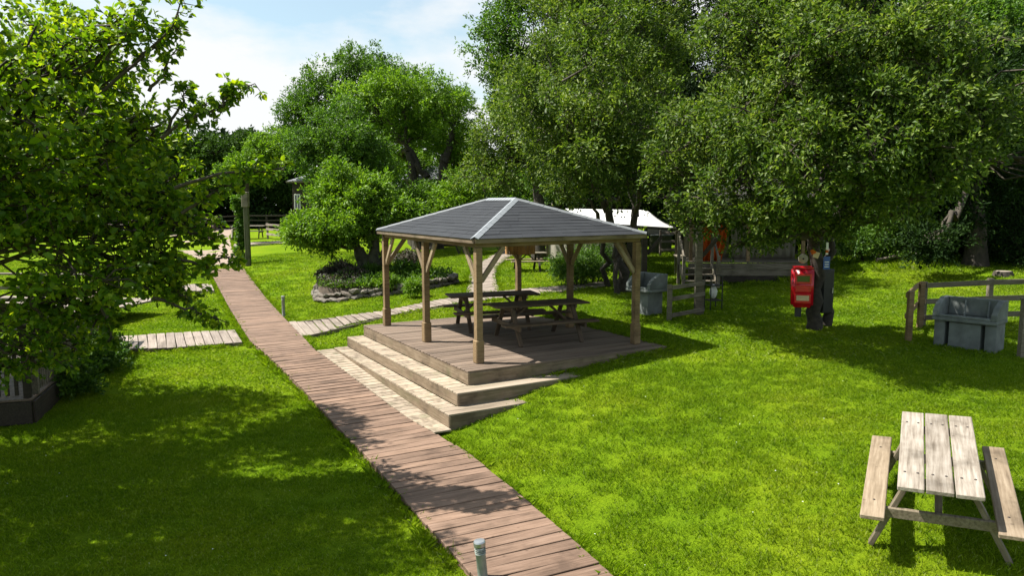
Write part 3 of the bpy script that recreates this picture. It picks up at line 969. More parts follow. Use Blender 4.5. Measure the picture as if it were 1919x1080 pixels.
g_front = gz(3.78, 6.42)
sl = (gz(4.2, 7.3) - gz(3.35, 5.55)) / 1.95
axis_f = math.atan2(1.75, .95)
perp = (gz(3.78 - .35, 6.42 + .19) - gz(3.78 + .35, 6.42 - .19)) / .8
ft = picnic("picnic_table", "pale silvered picnic table with tan benches on the open sunlit lawn", (4.02, 6.72, gz(4.02, 6.72) - .01), axis_f, M['table_pale'], M['bench_tan'], M['table_frame'], L_=1.9,
            tilt=(perp * .5, -math.atan(sl) * .8))
for i in range(3):          # bolt heads through the top and the benches
    for ex in (-1, 1):
        for dy in (-.05, .05):
            b_ = bm_obj("bolt", lathe([(.011, 0), (.011, .003), (.006, .006)], 8), M['metal_dark'], ft); b_.location = (ex * .63, -.32 + .2133 * (i + .5) + dy, .741)
for s_ in (-1, 1):
    for ex in (-1, 1):
        b_ = bm_obj("bolt", lathe([(.011, 0), (.011, .003), (.006, .006)], 8), M['metal_dark'], ft); b_.location = (ex * .63, s_ * .505, .441)
# the two under the gazebo
def copy_thing(o, label, loc, rz, group=None):
    c = o.copy(); COL.objects.link(c); c.location = loc; c.rotation_euler = (0, 0, rz); c["label"] = label
    for ch in o.children:
        k = ch.copy(); COL.objects.link(k); k.parent = c
        for g in ch.children:
            q = g.copy(); COL.objects.link(q); q.parent = k
    return c
a1, b1 = at_z(843, 553, DECK + .75), at_z(1000, 547, DECK + .75)
a2, b2 = at_z(920, 572, DECK + .75), at_z(1092, 562, DECK + .75)
m1, m2 = (a1 + b1) / 2, (a2 + b2) / 2
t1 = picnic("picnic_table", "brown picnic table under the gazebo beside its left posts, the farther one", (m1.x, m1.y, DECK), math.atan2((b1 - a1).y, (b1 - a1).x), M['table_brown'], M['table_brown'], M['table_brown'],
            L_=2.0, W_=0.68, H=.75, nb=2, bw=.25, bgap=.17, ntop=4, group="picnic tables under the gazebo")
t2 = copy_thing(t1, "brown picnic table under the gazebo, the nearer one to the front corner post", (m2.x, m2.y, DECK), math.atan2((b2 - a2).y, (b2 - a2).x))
pb_ = at_g(988, 508)
t3 = picnic("picnic_table", "small brown picnic table on the lawn beyond the gazebo beside the winding walk", (pb_.x, pb_.y, pb_.z), R(10), M['grey_wood'], M['bench_tan'], M['dark_wood'], L_=1.5, W_=.65, nb=1, bw=.22, bgap=.16)

# ------------------------------------------------------------------ BOLLARDS
def bollard(label, loc, h, tilt=(0, 0)):
    root = thing("bollard_light", label, "bollard light", loc, 0, "bollard lights along the boardwalk")
    root.rotation_euler = (tilt[0], tilt[1], 0)
    bm_obj("tube", lathe([(.055, -.03), (.055, 0), (.046, .02), (.046, h - .13), (.05, h - .125), (.05, h - .11)]), M['bollard'], root, True)
    bm_obj("lens", lathe([(.040, h - .112), (.040, h - .05)]), M['metal'], root, True)
    for k in range(3):
        bm_obj("louvre", lathe([(.040, h - .104 + .02 * k), (.052, h - .100 + .02 * k), (.052, h - .096 + .02 * k), (.040, h - .094 + .02 * k)]), M['bollard'], root)
    bm_obj("cap", lathe([(.054, h - .048), (.056, h - .042), (.056, h - .012), (.050, h), (.02, h + .003)]), M['metal'], root)
p = at_z(921, 1092, 0.04)
bollard("grey metal bollard with silver cap beside the near end of the boardwalk", (p.x - .06, p.y - .02, gz(p.x, p.y) - .1), .55, (0, R(-5)))
p = at_g(532, 597)
bollard("weathered grey bollard on the lawn where the curving walk begins", (p.x, p.y, p.z), .66)

# ------------------------------------------------------------------ BARBECUES
def barbecue(label, loc, rz, w=1.24, legs=True, dp=.66):
    root = thing("concrete_barbecue", label, "barbecue", loc, rz, "grey concrete barbecues")
    c = M['concrete']
    if legs:
        for s in (-1, 1):
            box("side_leg", root, c, (.19, .50, .56), (s * (w / 2 - .115), 0, .28), bev=.012)
    box("pedestal", root, c, (.54, .52, .545), (0, .0, .2725), bev=.012)
    box("hearth_slab", root, c, (w, dp, .07), (0, -.02, .597), bev=.014)
    z0, z1 = .634, .985
    for s in (-1, 1):
        x = s * (w / 2 - .055)
        bm = bmesh.new()
        pts = [Vector((x - .05, -.33, z0)), Vector((x - .05, .30, z0)), Vector((x - .05, .30, z1)), Vector((x - .05, .02, z1)), Vector((x - .05, -.20, z1 - .10)), Vector((x - .05, -.33, z0 + .12))]
        a = [bm.verts.new(p_) for p_ in pts]; b = [bm.verts.new(p_ + Vector((.1, 0, 0))) for p_ in pts]
        bm.faces.new(a); bm.faces.new(b[::-1]); n = len(a)
        for i in range(n):
            bm.faces.new((a[i], b[i], b[(i + 1) % n], a[(i + 1) % n]))
        bmesh.ops.recalc_face_normals(bm, faces=bm.faces[:])
        bmesh.ops.bevel(bm, geom=bm.edges[:], offset=.008, segments=1, affect='EDGES')
        bm_obj("side_wall", bm, c, root)
    box("back_wall", root, c, (w - .212, .09, z1 - z0 - .004), (0, .25, (z0 + z1) / 2), bev=.012)
    box("front_lip", root, c, (w - .212, .06, .05), (0, -.31, z0 + .024), bev=.012)
    for s in ((-1, 1) if legs else ()):
        beam("grill_rib", root, c, (s * .20 + .06, .19, z0 + .30), (s * .20 + .12, -.05, z0 + .012), .03, .03)
    return root
def rz_from(pa, pb): return math.atan2(pb[1] - pa[1], pb[0] - pa[0])
a = at_g(1757, 645); b = at_g(1868, 664)
c_ = (a + b) / 2
bq1 = barbecue("grey green concrete barbecue beside the rail fence in the right tree's shade", (c_.x + .10, c_.y + .12, gz(c_.x, c_.y) - .05), rz_from(a, b) + R(6), w=1.10)
p = at_g(1216, 592)
bq2 = barbecue("smaller grey concrete barbecue in deep shade beside the gazebo's right post", (p.x, p.y + .3, gz(p.x, p.y)), R(-52), w=.78, legs=False)

# ------------------------------------------------------------------ RAIL FENCES
def post_obj(root, x, y, h, mat, w=.10, d=.10, sink=.1, name="post"):
    z = gz(x + root.location.x, y + root.location.y) - root.location.z
    return box(name, root, mat, (w, d, h + sink), (x, y, z + (h - sink) / 2))
def rail_fence(label, pts, h, rails, mat, railw=.10, name="rail_fence", cat="fence", th=.04, pw=.10, group=None):
    p0 = pts[0]
    root = thing(name, label, cat, (p0[0], p0[1], gz(p0[0], p0[1])), 0, group)
    loc = [(p[0] - p0[0], p[1] - p0[1]) for p in pts]
    for x, y in loc:
        post_obj(root, x, y, h, mat, pw, pw)
    for a, b in zip(loc, loc[1:]):
        za = gz(a[0] + p0[0], a[1] + p0[1]) - root.location.z; zb = gz(b[0] + p0[0], b[1] + p0[1]) - root.location.z
        d = Vector((b[0] - a[0], b[1] - a[1], 0)).normalized(); n = Vector((d.y, -d.x, 0)) * (pw / 2 + th / 2 + .002)
        for r in rails:
            beam("rail", root, mat, (a[0] + n.x, a[1] + n.y, za + r), (b[0] + n.x, b[1] + n.y, zb + r), th, railw)
    return root
q0 = at_g(1702, 640); q1 = at_g(1728, 612); q2 = at_g(1912, 672)
fr1 = rail_fence("brown rail fence behind the grey barbecue under the right tree", [(q1.x, q1.y), (q1.x + 1.45, q1.y + .05), (q1.x + 2.9, q1.y + .1)], .98, [.90, .55, .2], M['grey_wood'], .11)
fr2 = rail_fence("short brown rail fence return left of the grey barbecue", [(q1.x - .12, q1.y - .12), (q0.x, q0.y)], 1.0, [.92, .5], M['post_wood'], .11)
fp = thing("fence_post", "single timber post standing right of the grey barbecue", "post", (q2.x + .02, q2.y, gz(q2.x, q2.y)))
box("shaft", fp, M['grey_wood'], (.11, .11, 1.15), (0, 0, .475)); box("post_cap", fp, M['grey_wood'], (.13, .13, .03), (0, 0, 1.067))
# fence panel and shelter posts by the shaded barbecue
a = at_g(1254, 601); b = at_g(1308, 590)
pf = rail_fence("shaded timber fence panel beside the barbecue behind the gazebo", [(a.x, a.y), (b.x + .1, b.y + .1)], .82, [.76, .50, .12], M['grey_wood'], .09)
for px, py, ptop, lb in ((1307, 590, 437, "tall timber post of the cooking shelter at the fence panel's end"), (1206, 560, 440, "tall dark timber post standing behind the gazebo's right corner")):
    q = at_g(px, py); top = at_d(px, ptop, q.y).z
    r_ = thing("shelter_post", lb, "post", (q.x, q.y, q.z), 0, "tall shelter posts")
    box("shaft", r_, M['grey_wood'] if px == 1307 else M['dark_wood'], (.15, .15, top - q.z + .1), (0, 0, (top - q.z) / 2 - .05))
    beam("brace", r_, M['dark_wood'], (.08, 0, top - q.z - .55), (.5, .05, top - q.z - .05), .06, .09)
# black trolley with pale cloth
q = at_g(1336, 580)
tr = thing("black_trolley", "black metal trolley with pale cloth bag beside the shaded fence panel", "trolley", (q.x, q.y, q.z), R(15))
for sx in (-.16, .16):
    for sy in (-.15, .15):
        box("leg", tr, M['black'], (.025, .025, .85), (sx, sy, .425))
box("shelf", tr, M['black'], (.36, .34, .02), (0, 0, .24)); box("shelf", tr, M['black'], (.36, .34, .02), (0, 0, .62))
beam("handle", tr, M['black'], (.17, -.15, .86), (.17, .15, .86), .025, .025)
beam("handle", tr, M['black'], (-.17, -.15, .86), (-.17, .15, .86), .025, .025)
bm = bmesh.new(); bmesh.ops.create_icosphere(bm, subdivisions=2, radius=1)
for v in bm.verts: v.co = Vector((v.co.x * .10, v.co.y * .09, v.co.z * .17 + .45)) * (1 + .06 * math.sin(v.co.x * 9 + v.co.z * 7))
bm_obj("cloth_bag", bm, M['white'], tr, True)

# ------------------------------------------------------------------ FAR POST, VINE, BIN
q = at_g(466, 499)
hh = at_d(466, 372, q.y).z - q.z
pp = thing("tall_post", "tall mossy timber post with pale square head on the far lawn", "post", (q.x, q.y, q.z))
box("shaft", pp, M["green_post"], (.22, .22, hh - .4), (0, 0, (hh - .4) / 2), bev=.02)
box("head", pp, M['grey_wood'], (.30, .30, .72), (-.02, 0, hh - .05), bev=.02)
q = at_g(453, 497)
def plant(name, label, cat, base, blobs, n, leaf, mat, seed, group=None, stems=5, up=.9, spray=.15, hollow=.3):
    rng = np.random.default_rng(seed)
    base = np.array(base, float)
    root = thing(name, label, cat, tuple(base), 0, group)
    B = np.asarray(blobs, float).copy(); B[:, :3] -= base
    P, D, Pi, Di, C, O, sd = crown_sprays(rng, B, n, 8, spray, .5, .25, hollow)
    P = np.concatenate([P, Pi]); D = np.concatenate([D, Di])
    g_ = ground_z(P[:, 0] + base[0], P[:, 1] + base[1]) - base[2]
    k = P[:, 2] > g_ + .02; P, D = P[k], D[k]
    V, F = leaf_arrays(rng, P, D, leaf[0], leaf[1], up)
    T = Tubes()
    for b_ in B:
        for _ in range(stems):
            e = b_[:3] + rng.normal(0, b_[3] * .4, 3)
            T.add(curve_pts(rng, np.array([b_[0] * .3, b_[1] * .3, -.03]), e, 4, .06), np.linspace(.018, .006, 4), 5)
    T.build("stem", M['twig'], root)
    o = np_obj("foliage", V, F, mat, root); o["kind"] = "stuff"
    return root
plant("climbing_vine", "slender leafy vine climbing a pole just left of the tall far post", "plant", (q.x, q.y, q.z),
      [(q.x + rnd.uniform(-.1, .1), q.y, q.z + .3 + k * .42, .16) for k in range(8)], 2600, (.14, .09), L_mid, 61, stems=1, spray=.2)

# ------------------------------------------------------------------ FLOWER BED
bl, br, bf = at_g(606, 538), at_g(833, 552), at_g(715, 556)
bc = Vector(((bl.x + br.x) / 2, bf.y + 2.0, 0)); rx_ = (br.x - bl.x) / 2; ry_ = 2.1
def bed_pt(t, f=1.0):
    wob = 1 + .06 * math.sin(3 * t + 1) + .04 * math.sin(5 * t)
    return (bc.x + rx_ * f * wob * math.cos(t), bc.y + ry_ * f * wob * math.sin(t))
bed = thing("raised_flower_bed", "oval raised bed ringed by rubble stones round the small tree", "flower bed", (bc.x, bc.y, gz(bc.x, bc.y)))
bz0 = bed.location.z
bm = bmesh.new()
rg = []
for f, dz in ((.985, -.2), (.97, .22), (.7, .33), (.35, .42)):
    rg.append([bm.verts.new((bed_pt(2 * math.pi * i / 40, f)[0] - bc.x, bed_pt(2 * math.pi * i / 40, f)[1] - bc.y, dz + rnd.uniform(-.02, .02))) for i in range(40)])
for a, b in zip(rg, rg[1:]):
    for i in range(40): bm.faces.new((a[i], a[(i + 1) % 40], b[(i + 1) % 40], b[i]))
bm.faces.new(rg[-1])
bm_obj("soil", bm, M['soil'], bed, True)
rngc = np.random.default_rng(3)
def bed_cover(name, n, f0, f1, t0, t1, hz, leaf, mat):
    t = rngc.uniform(t0, t1, n); f = np.sqrt(rngc.uniform(f0 * f0, f1 * f1, n))
    xy = np.array([bed_pt(a_, b_) for a_, b_ in zip(t, f)]) - np.array([bc.x, bc.y])
    cl = .5 + .5 * np.sin(xy[:, 0] * 3.1 + 1) * np.sin(xy[:, 1] * 2.7)
    z = .22 + .2 * (1 - f) + rngc.uniform(0, 1, n) * hz * (.4 + .8 * cl)
    V, F = leaf_arrays(rngc, np.column_stack([xy, z]), rngc.normal(0, 1, (n, 3)) + np.array([0, 0, .7]), leaf[0], leaf[1])
    o = np_obj(name, V, F, mat, bed); o["kind"] = "stuff"
bed_cover("ground_cover", 9000, 0, .95, 0, 6.28, .34, (.12, .045), L_mid)
bed_cover("low_cover", 6000, .3, .97, 2.2, 4.5, .36, (.09, .05), L_purple)
bed_cover("edge_cover", 2500, .75, .98, 3.9, 5.8, .2, (.11, .03), L_lime)
stone_me = []
for k in range(6):
    bm = bmesh.new(); bmesh.ops.create_icosphere(bm, subdivisions=1, radius=.5)
    r_ = random.Random(k)
    for v in bm.verts:
        v.co = Vector((v.co.x * 1.0, v.co.y * .8, v.co.z * .7)) * r_.uniform(.8, 1.2)
    me = bpy.data.meshes.new("stone"); bm.to_mesh(me); bm.free(); me.materials.append(M['stone'] if k % 3 else M['stone_dark']); stone_me.append(me)
for row in range(2):
    nst = 62
    for i in range(nst):
        t = 2 * math.pi * (i + row * .5 + rnd.uniform(-.2, .2)) / nst
        x, y = bed_pt(t, 1.0 - .02 * row)
        o = bpy.data.objects.new("stone", stone_me[rnd.randrange(6)]); link(o, bed)
        s = rnd.uniform(.26, .44)
        o.location = (x - bc.x, y - bc.y, gz(x, y) - bz0 + .07 + row * .16 + rnd.uniform(-.02, .03))
        o.rotation_euler = (rnd.uniform(-.3, .3), rnd.uniform(-.3, .3), t + math.pi / 2 + rnd.uniform(-.3, .3))
        o.scale = (s * 1.15, s * .8, s * rnd.uniform(.55, .85))
NO_GRASS.append(np.array([bed_pt(2 * math.pi * i / 30) for i in range(30)]))

def bed_plant(px, py, rp, n, leaf, mat, label, seed, cat="plant", name="bed_plant", yoff=0.6):
    g = at_g(px, py, .25)
    q = at_d(px, py, g.y + yoff); r_ = rp * q.y / FPX
    zb = bz0 + .22
    plant(name, label, cat, (q.x, q.y, zb), [(q.x, q.y, zb + r_ * .6, r_), (q.x + r_ * .6, q.y + r_ * .3, zb + r_ * .4, r_ * .7), (q.x - r_ * .6, q.y, zb + r_ * .4, r_ * .7)], n, leaf, mat, seed)
bed_plant(640, 535, 26, 3500, (.08, .05), L_purple, "low purple brown shrub at the left end of the stone bed", 71, "shrub", "low_shrub", .3)
bed_plant(668, 538, 18, 2000, (.08, .05), L_purple, "small greyish shrub spilling over the front stones of the bed", 72, "shrub", "low_shrub", .3)
bed_plant(700, 533, 24, 2600, (.16, .035), L_mid, "clump of strappy green leaves near the bed's small tree", 73, "perennial", "leafy_clump")
bed_plant(748, 530, 24, 2600, (.16, .05), L_mid, "dark green perennial clump seen between gazebo posts in the bed", 74, "perennial", "leafy_clump")
bed_plant(790, 528, 22, 2600, (.15, .05), L_mid, "leafy clump at the right end of the stone bed", 75, "perennial", "leafy_clump")
bed_plant(765, 500, 22, 2400, (.10, .04), L_purple, "dull reddish shrub at the back of the stone bed", 76, "shrub", "low_shrub", 1.8)
bed_plant(640, 512, 13, 1400, (.10, .06), L_dark, "rounded dark shrub left of the small tree's trunk", 77, "shrub", "low_shrub", .8)
bed_plant(725, 540, 14, 1500, (.12, .03), L_lime, "yellow green tuft along the front of the stone bed", 78, "perennial", "leafy_clump", .1)
bed_plant(775, 545, 12, 1200, (.12, .03), L_lime, "yellow green tuft beside the right front stones of the bed", 79, "perennial", "leafy_clump", .1)

# ------------------------------------------------------------------ LEFT DECK AND PICKET FENCE
fa, fb = (-7.75, 11.9), (-9.45, 17.2)
ddir = Vector((fb[0] - fa[0], fb[1] - fa[1], 0)); dlen = ddir.length; dn = ddir.normalized(); dw = Vector((-dn.y, dn.x, 0))   # dw points left/away
rz_d = math.atan2(dn.y, dn.x)
ld = thing("side_deck", "raised reddish plank deck at the left edge behind the foreground tree", "deck", (fa[0], fa[1], 0), rz_d)
DZ = .42
for k in range(26):
    x = -.3 + k * .215
    box("plank", ld, M['deck_wood'], (.205, 4.2, .035), (x, 2.12, DZ - .018))
box("front_fascia", ld, M['dark_wood'], (.04, 4.2, .36), (-.43, 2.12, DZ - .22))
box("side_fascia", ld, M['dark_wood'], (5.6, .04, .36), (2.4, 0, DZ - .22))
NO_GRASS.append(np.array([(fa[0] + dn.x * a + dw.x * b, fa[1] + dn.y * a + dw.y * b) for a, b in ((-.4, 0), (5.2, 0), (5.2, 4.2), (-.4, 4.2))]))
pk = thing("picket_fence", "upright picket balustrade along the edge of the left raised deck", "fence", (fa[0], fa[1], DZ), rz_d)
for k in range(int(dlen / .125)):
    x = .05 + k * .125
    if x > dlen - .1: break
    box("picket", pk, M['grey_wood'], (.055, .025, .92), (x, .045, .50))
for x in (-.05, dlen / 3, 2 * dlen / 3, dlen):
    box("post", pk, M['grey_wood'], (.09, .09, 1.08), (x, .05, .541))
beam("top_rail", pk, M['brace_wood'], (-.1, .05, 1.10), (dlen + .1, .05, 1.10), .11, .035)
beam("bottom_rail", pk, M['grey_wood'], (0, .078, .12), (dlen, .078, .12), .03, .07)
beam("middle_rail", pk, M['grey_wood'], (0, .078, .86), (dlen, .078, .86), .03, .07)
# near return of the balustrade
pr = thing("picket_fence", "short picket balustrade across the near end of the left raised deck", "fence", (fa[0] - dn.x * .3, fa[1] - dn.y * .3, DZ), rz_d + math.pi / 2)
for k in range(22):
    box("picket", pr, M['dark_wood'], (.055, .025, .92), (.25 + k * .125, .0, .50))
for x in (.1, 1.6, 3.1):
    box("post", pr, M['dark_wood'], (.10, .10, 1.08), (x, .0, .541))
beam("top_rail", pr, M['dark_wood'], (0, 0, 1.10), (3.2, 0, 1.10), .11, .035)
# farther porch at the left edge
q = at_g(40, 600)
po = thing("timber_porch", "pale timber porch with horizontal rails far left beyond the deck", "porch", (-13.0, 19.5, gz(-13, 19.5)), R(-8))
box("floor_board", po, M['walk_wood'], (6.0, 3.0, .05), (-1.0, 1.5, .45)); box("fascia", po, M['dark_wood'], (6.0, .05, .42), (-1.0, -.03, .21))
for x in (-4, -2.5, -1, .5, 2.0):
    box("post", po, M['grey_wood'], (.1, .1, 1.0), (x, .1, .976))
beam("rail", po, M['walk_wood'], (-4, .03, 1.48), (2.0, .03, 1.48), .12, .05); beam("rail", po, M['grey_wood'], (-4, .03, 1.1), (2.0, .03, 1.1), .03, .1); beam("rail", po, M['grey_wood'], (-4, .03, .78), (2.0, .03, .78), .03, .1)

# ------------------------------------------------------------------ FAR FENCES, BENCH, CABINS, TENT
q0, q1 = at_g(502, 446), at_g(527, 449)
f1 = rail_fence("pale three rail fence end beside the grey paving on the far lawn", [(q0.x, q0.y), (q1.x, q1.y)], 1.15, [1.02, .68, .3], M['walk_wood'], .16, pw=.12, th=.06)
q2 = at_g(640, 432)
f2 = rail_fence("dark rail fence running along the far edge of the paving", [(-19.5 + k * 2.4, 66) for k in range(8)], 1.3, [1.2, .75, .35], M['dark_wood'], .14, pw=.14)
f3 = rail_fence("long grey rail fence in front of the dark hedge, far left", [(-40 + k * 2.6, 74) for k in range(13)], 1.5, [1.4, .95, .5], M['dark_wood'], .14, pw=.14)
def edging(label, pts, mat=M['grey_wood']):
    root = thing("timber_edging", label, "edging", (pts[0][0], pts[0][1], gz(*pts[0])), 0, "low timber edging on the far lawn")
    for a, b in zip(pts, pts[1:]):
        beam("edge_board", root, mat, (a[0] - pts[0][0], a[1] - pts[0][1], gz(*a) - gz(*pts[0]) + .1), (b[0] - pts[0][0], b[1] - pts[0][1], gz(*b) - gz(*pts[0]) + .1), .10, .34)
edging("low curved timber edging left of the tall far post", [gp(434, 452, 0), gp(435, 434, 0), gp(452, 430, 0), gp(502, 419, 0)])
edging("long low timber edging crossing the far lawn behind the rail fence end", [gp(440, 424, 0), gp(452, 412, 0), gp(500, 406, 0), gp(575, 402, 0), gp(640, 402, 0)])
pb_ = Vector((-20.5, 58, gz(-20.5, 58)))
picnic("picnic_table", "far picnic table with pale top before the dark hedge at left", tuple(pb_), R(4), M['table_pale'], M['grey_wood'], M['dark_wood'], L_=2.4, W_=.8, H=.95, bh=.55)

def clad_wall(root, a, b, z0, z1, mat, bh=.18, th=.035):
    n = int((z1 - z0) / bh)
    for k in range(n):
        z = z0 + bh * (k + .5)
        beam("board", root, mat, (a[0], a[1], z), (b[0], b[1], z), th + (k % 2) * .006, bh - .012)
def cabin(label, loc, rz, w, d, h, rh, wallm, roofm, ov=.35, hip=True, windows=(), door=None, bh=.2, name="timber_cabin"):
    root = thing(name, label, "cabin", loc, rz)
    box("wall_core", root, M['dark_wood'], (w - .08, d - .08, h), (0, 0, h / 2))
    clad_wall(root, (-w / 2, -d / 2), (w / 2, -d / 2), 0, h, wallm, bh)
    clad_wall(root, (-w / 2, d / 2), (-w / 2, -d / 2), 0, h, wallm, bh)
    clad_wall(root, (w / 2, -d / 2), (w / 2, d / 2), 0, h, wallm, bh)
    bm = bmesh.new()
    X, Y = w / 2 + ov, d / 2 + ov
    base_ = [bm.verts.new(p_) for p_ in ((-X, -Y, h), (X, -Y, h), (X, Y, h), (-X, Y, h))]
    if hip:
        apex = [bm.verts.new((-(X - Y) if X > Y else 0, 0, h + rh)), bm.verts.new(((X - Y + .01) if X > Y else .01, 0, h + rh))]
    else:
        apex = [bm.verts.new((-X, 0, h + rh)), bm.verts.new((X, 0, h + rh))]
    bm.faces.new((base_[0], base_[1], apex[1], apex[0])); bm.faces.new((base_[2], base_[3], apex[0], apex[1]))
    bm.faces.new((base_[1], base_[2], apex[1])); bm.faces.new((base_[3], base_[0], apex[0])); bm.faces.new(base_[::-1])
    bmesh.ops.recalc_face_normals(bm, faces=bm.faces[:])
    bm_obj("roof", bm, roofm, root)
    box("fascia", root, M['grey_wood'], (2 * X, .03, .14), (0, -Y - .016, h - .05))
    for (x, z, ww, wh) in windows:
        f = box("window", root, M['white'], (ww, .06, wh), (x, -d / 2 - .05, z))
        for sx in (-1, 1):
            g = bpy.data.objects.new("pane", box_mesh(ww / 2 - .09, .02, wh - .14, M['glass'])); link(g, f); g.location = (sx * (ww / 4 - .01), -.032, 0)
    if door:
        x, ww, wh = door
        dd = box("door", root, M['grey_wood'], (ww, .06, wh), (x, -d / 2 - .05, wh / 2))
        hd = bpy.data.objects.new("handle", box_mesh(.04, .06, .14, M['metal'])); link(hd, dd); hd.location = (ww * .38, -.05, 0)
    return root
q = at_d(812, 400, 46)
cabin("dark timber cabin with grey hip roof behind the lime green trees", (q.x, q.y, gz(q.x, q.y)), R(12), 3.0, 3.0, 4.0, .9, M['dark_wood'], M['roof_grey'], windows=((.3, 2.2, .8, .8),))
q = at_d(590, 400, 60)
cabin("pale windowed cabin corner peeping out left of the lime green tree", (q.x + .6, q.y, gz(q.x, q.y)), R(-10), 3.4, 3.2, 4.3, .9, M['dark_wood'], M['roof_grey'], windows=((-1.3, 2.7, .5, 1.2),))
q = at_d(1084, 400, 42)
cabin("pale board clad hut behind the white canopy", (q.x, q.y + 1, gz(q.x, q.y)), R(4), 2.6, 2.6, 3.4, .5, M['walk_wood'], M['roof_grey'], ov=.1, hip=False)

# white canopy tent
def tent():
    d = 29.0
    a = at_d(1060, 391, d + 2.0); b = at_d(1212, 394, d + 1.0)          # ridge
    e0_, e1_ = at_d(1110, 418, d - 2.2), at_d(1268, 428, d - 2.2)       # near eave
    zg = gz(a.x, d)
    root = thing("white_canopy", "long white fabric canopy roof behind the gazebo's right side", "canopy", (a.x, a.y, zg))
    o_ = Vector(root.location)
    n = 12; m = 8
    bm = bmesh.new()
    back0, back1 = a + (a - e0_) * .9, b + (b - e1_) * .9
    back0.z = e0_.z; back1.z = e1_.z
    def grid(p00, p01, p10, p11):
        G = [[None] * (m + 1) for _ in range(n + 1)]
        for i in range(n + 1):
            for j in range(m + 1):
                s, t = i / n, j / m
                p_ = p00.lerp(p10, s).lerp(p01.lerp(p11, s), t)
                p_ = p_ - Vector((0, 0, .10 * math.sin(t * math.pi) + .04 * math.sin(s * math.pi * 3) ** 2 * math.sin(t * math.pi)))
                G[i][j] = bm.verts.new(p_ - o_)
        for i in range(n):
            for j in range(m):
                bm.faces.new((G[i][j], G[i + 1][j], G[i + 1][j + 1], G[i][j + 1]))
    grid(a, e0_, b, e1_); grid(a, back0, b, back1)
    bmesh.ops.remove_doubles(bm, verts=bm.verts[:], dist=.01)
    tri = bmesh.ops.solidify(bm, geom=bm.faces[:], thickness=.02)
    bmesh.ops.recalc_face_normals(bm, faces=bm.faces[:])
    bm_obj("canopy_cloth", bm, M['canvas_white'], root, True)
    beam("eave_bar", root, M['black'], e0_ - o_ - Vector((0, 0, .05)), e1_ - o_ - Vector((0, 0, .05)), .06, .06)
    beam("ridge_bar", root, M['grey_wood'], a - o_ - Vector((0, 0, .12)), b - o_ - Vector((0, 0, .12)), .06, .08)
    for p_ in (e0_, e1_, back0, back1, (e0_ + e1_) / 2):
        q_ = p_ - o_
        zb = gz(p_.x, p_.y) - zg
        beam("pole", root, M['grey_wood'], (q_.x, q_.y, zb), (q_.x, q_.y, q_.z - .08), .09, .09)
    # canvas back wall
    bm = bmesh.new()
    k = 24
    prev = None
    for i in range(k + 1):
        t = i / k
        p_ = back0.lerp(back1, t) - o_ + Vector((0, .05 * math.sin(t * 40), 0))
        lo, hi = bm.verts.new((p_.x, p_.y, .1)), bm.verts.new((p_.x, p_.y, p_.z - .1))
        if prev: bm.faces.new((prev[0], lo, hi, prev[1]))
        prev = (lo, hi)
    bm_obj("back_cloth", bm, M['canvas_beige'], root, True)
    return e0_, e1_
te0, te1 = tent()
# grey washing bench under the canopy
q = at_g(1240, 474)
gb = thing("wash_bench", "dark green bench unit with grey top under the white canopy's edge", "bench unit", (q.x, q.y, q.z), R(5))
box("cabinet", gb, M['green_post'], (1.0, .6, .85), (0, .3, .425)); box("worktop", gb, M['concrete'], (1.15, .7, .06), (0, .3, .882))
box("splashback", gb, M['canvas_beige'], (1.15, .05, .55), (0, .62, 1.19)); box("tap", gb, M['metal'], (.05, .2, .25), (0, .5, 1.037))

# lodge tent on a raised deck, with steps and an orange curtain
lx = at_g(1300, 500)
LD = Vector((at_d(1290, 495, 23.5).x, 23.5, 0)); LD.z = gz(LD.x + 2.5, LD.y)
lo = thing("canvas_lodge", "beige canvas lodge on a raised grey plank deck under the big tree", "lodge", tuple(LD), R(-4))
Lw, Dh = 3.7, .62
for k in range(3):
    box("skirt_board", lo, M['dark_wood'] if k == 0 else M['grey_wood'], (Lw, .03, .195), (Lw / 2, 0, .10 + .205 * k))
for k in range(16):
    box("floor_plank", lo, M['grey_wood'], (Lw, .19, .04), (Lw / 2, .12 + .2 * k, Dh + .02))
def cloth_panel(root, name, mat, p0, p1, z0, z1, folds, amp, n=40, gather=0.0):
    bm = bmesh.new(); rows_ = 8; G = []
    for j in range(rows_ + 1):
        r_ = []
        tz = j / rows_
        for i in range(n + 1):
            t = i / n
            g = t * (1 - gather * (1 - tz) ** 1.5)
            p_ = Vector(p0).lerp(Vector(p1), g)
            r_.append(bm.verts.new((p_.x, p_.y + amp * math.sin(t * folds * 2 * math.pi + tz) * (1.2 - .4 * tz), z0 + (z1 - z0) * tz)))
        G.append(r_)
    for j in range(rows_):
        for i in range(n):
            bm.faces.new((G[j][i], G[j][i + 1], G[j + 1][i + 1], G[j + 1][i]))
    bmesh.ops.solidify(bm, geom=bm.faces[:], thickness=.008)
    return bm_obj(name, bm, mat, root, True)
cloth_panel(lo, "canvas_wall", M['canvas_beige'], (1.6, 1.3, 0), (Lw, 1.3, 0), Dh + .05, 2.6, 9, .03, 60)
cloth_panel(lo, "canvas_wall", M['canvas_beige'], (0.1, 1.6, 0), (1.6, 1.6, 0), Dh + .05, 2.5, 3, .03, 30)
bm = bmesh.new()
pr_ = [(-.3, -.4, 2.45), (Lw + .3, -.4, 2.45), (Lw + .3, 1.8, 3.3), (-.3, 1.8, 3.3), (-.3, 4, 2.45), (Lw + .3, 4, 2.45)]
vv = [bm.verts.new(p_) for p_ in pr_]
bm.faces.new((vv[0], vv[1], vv[2], vv[3])); bm.faces.new((vv[3], vv[2], vv[5], vv[4]))
bmesh.ops.solidify(bm, geom=bm.faces[:], thickness=.03)
bm_obj("canvas_roof", bm, M['canvas_dark'], lo)
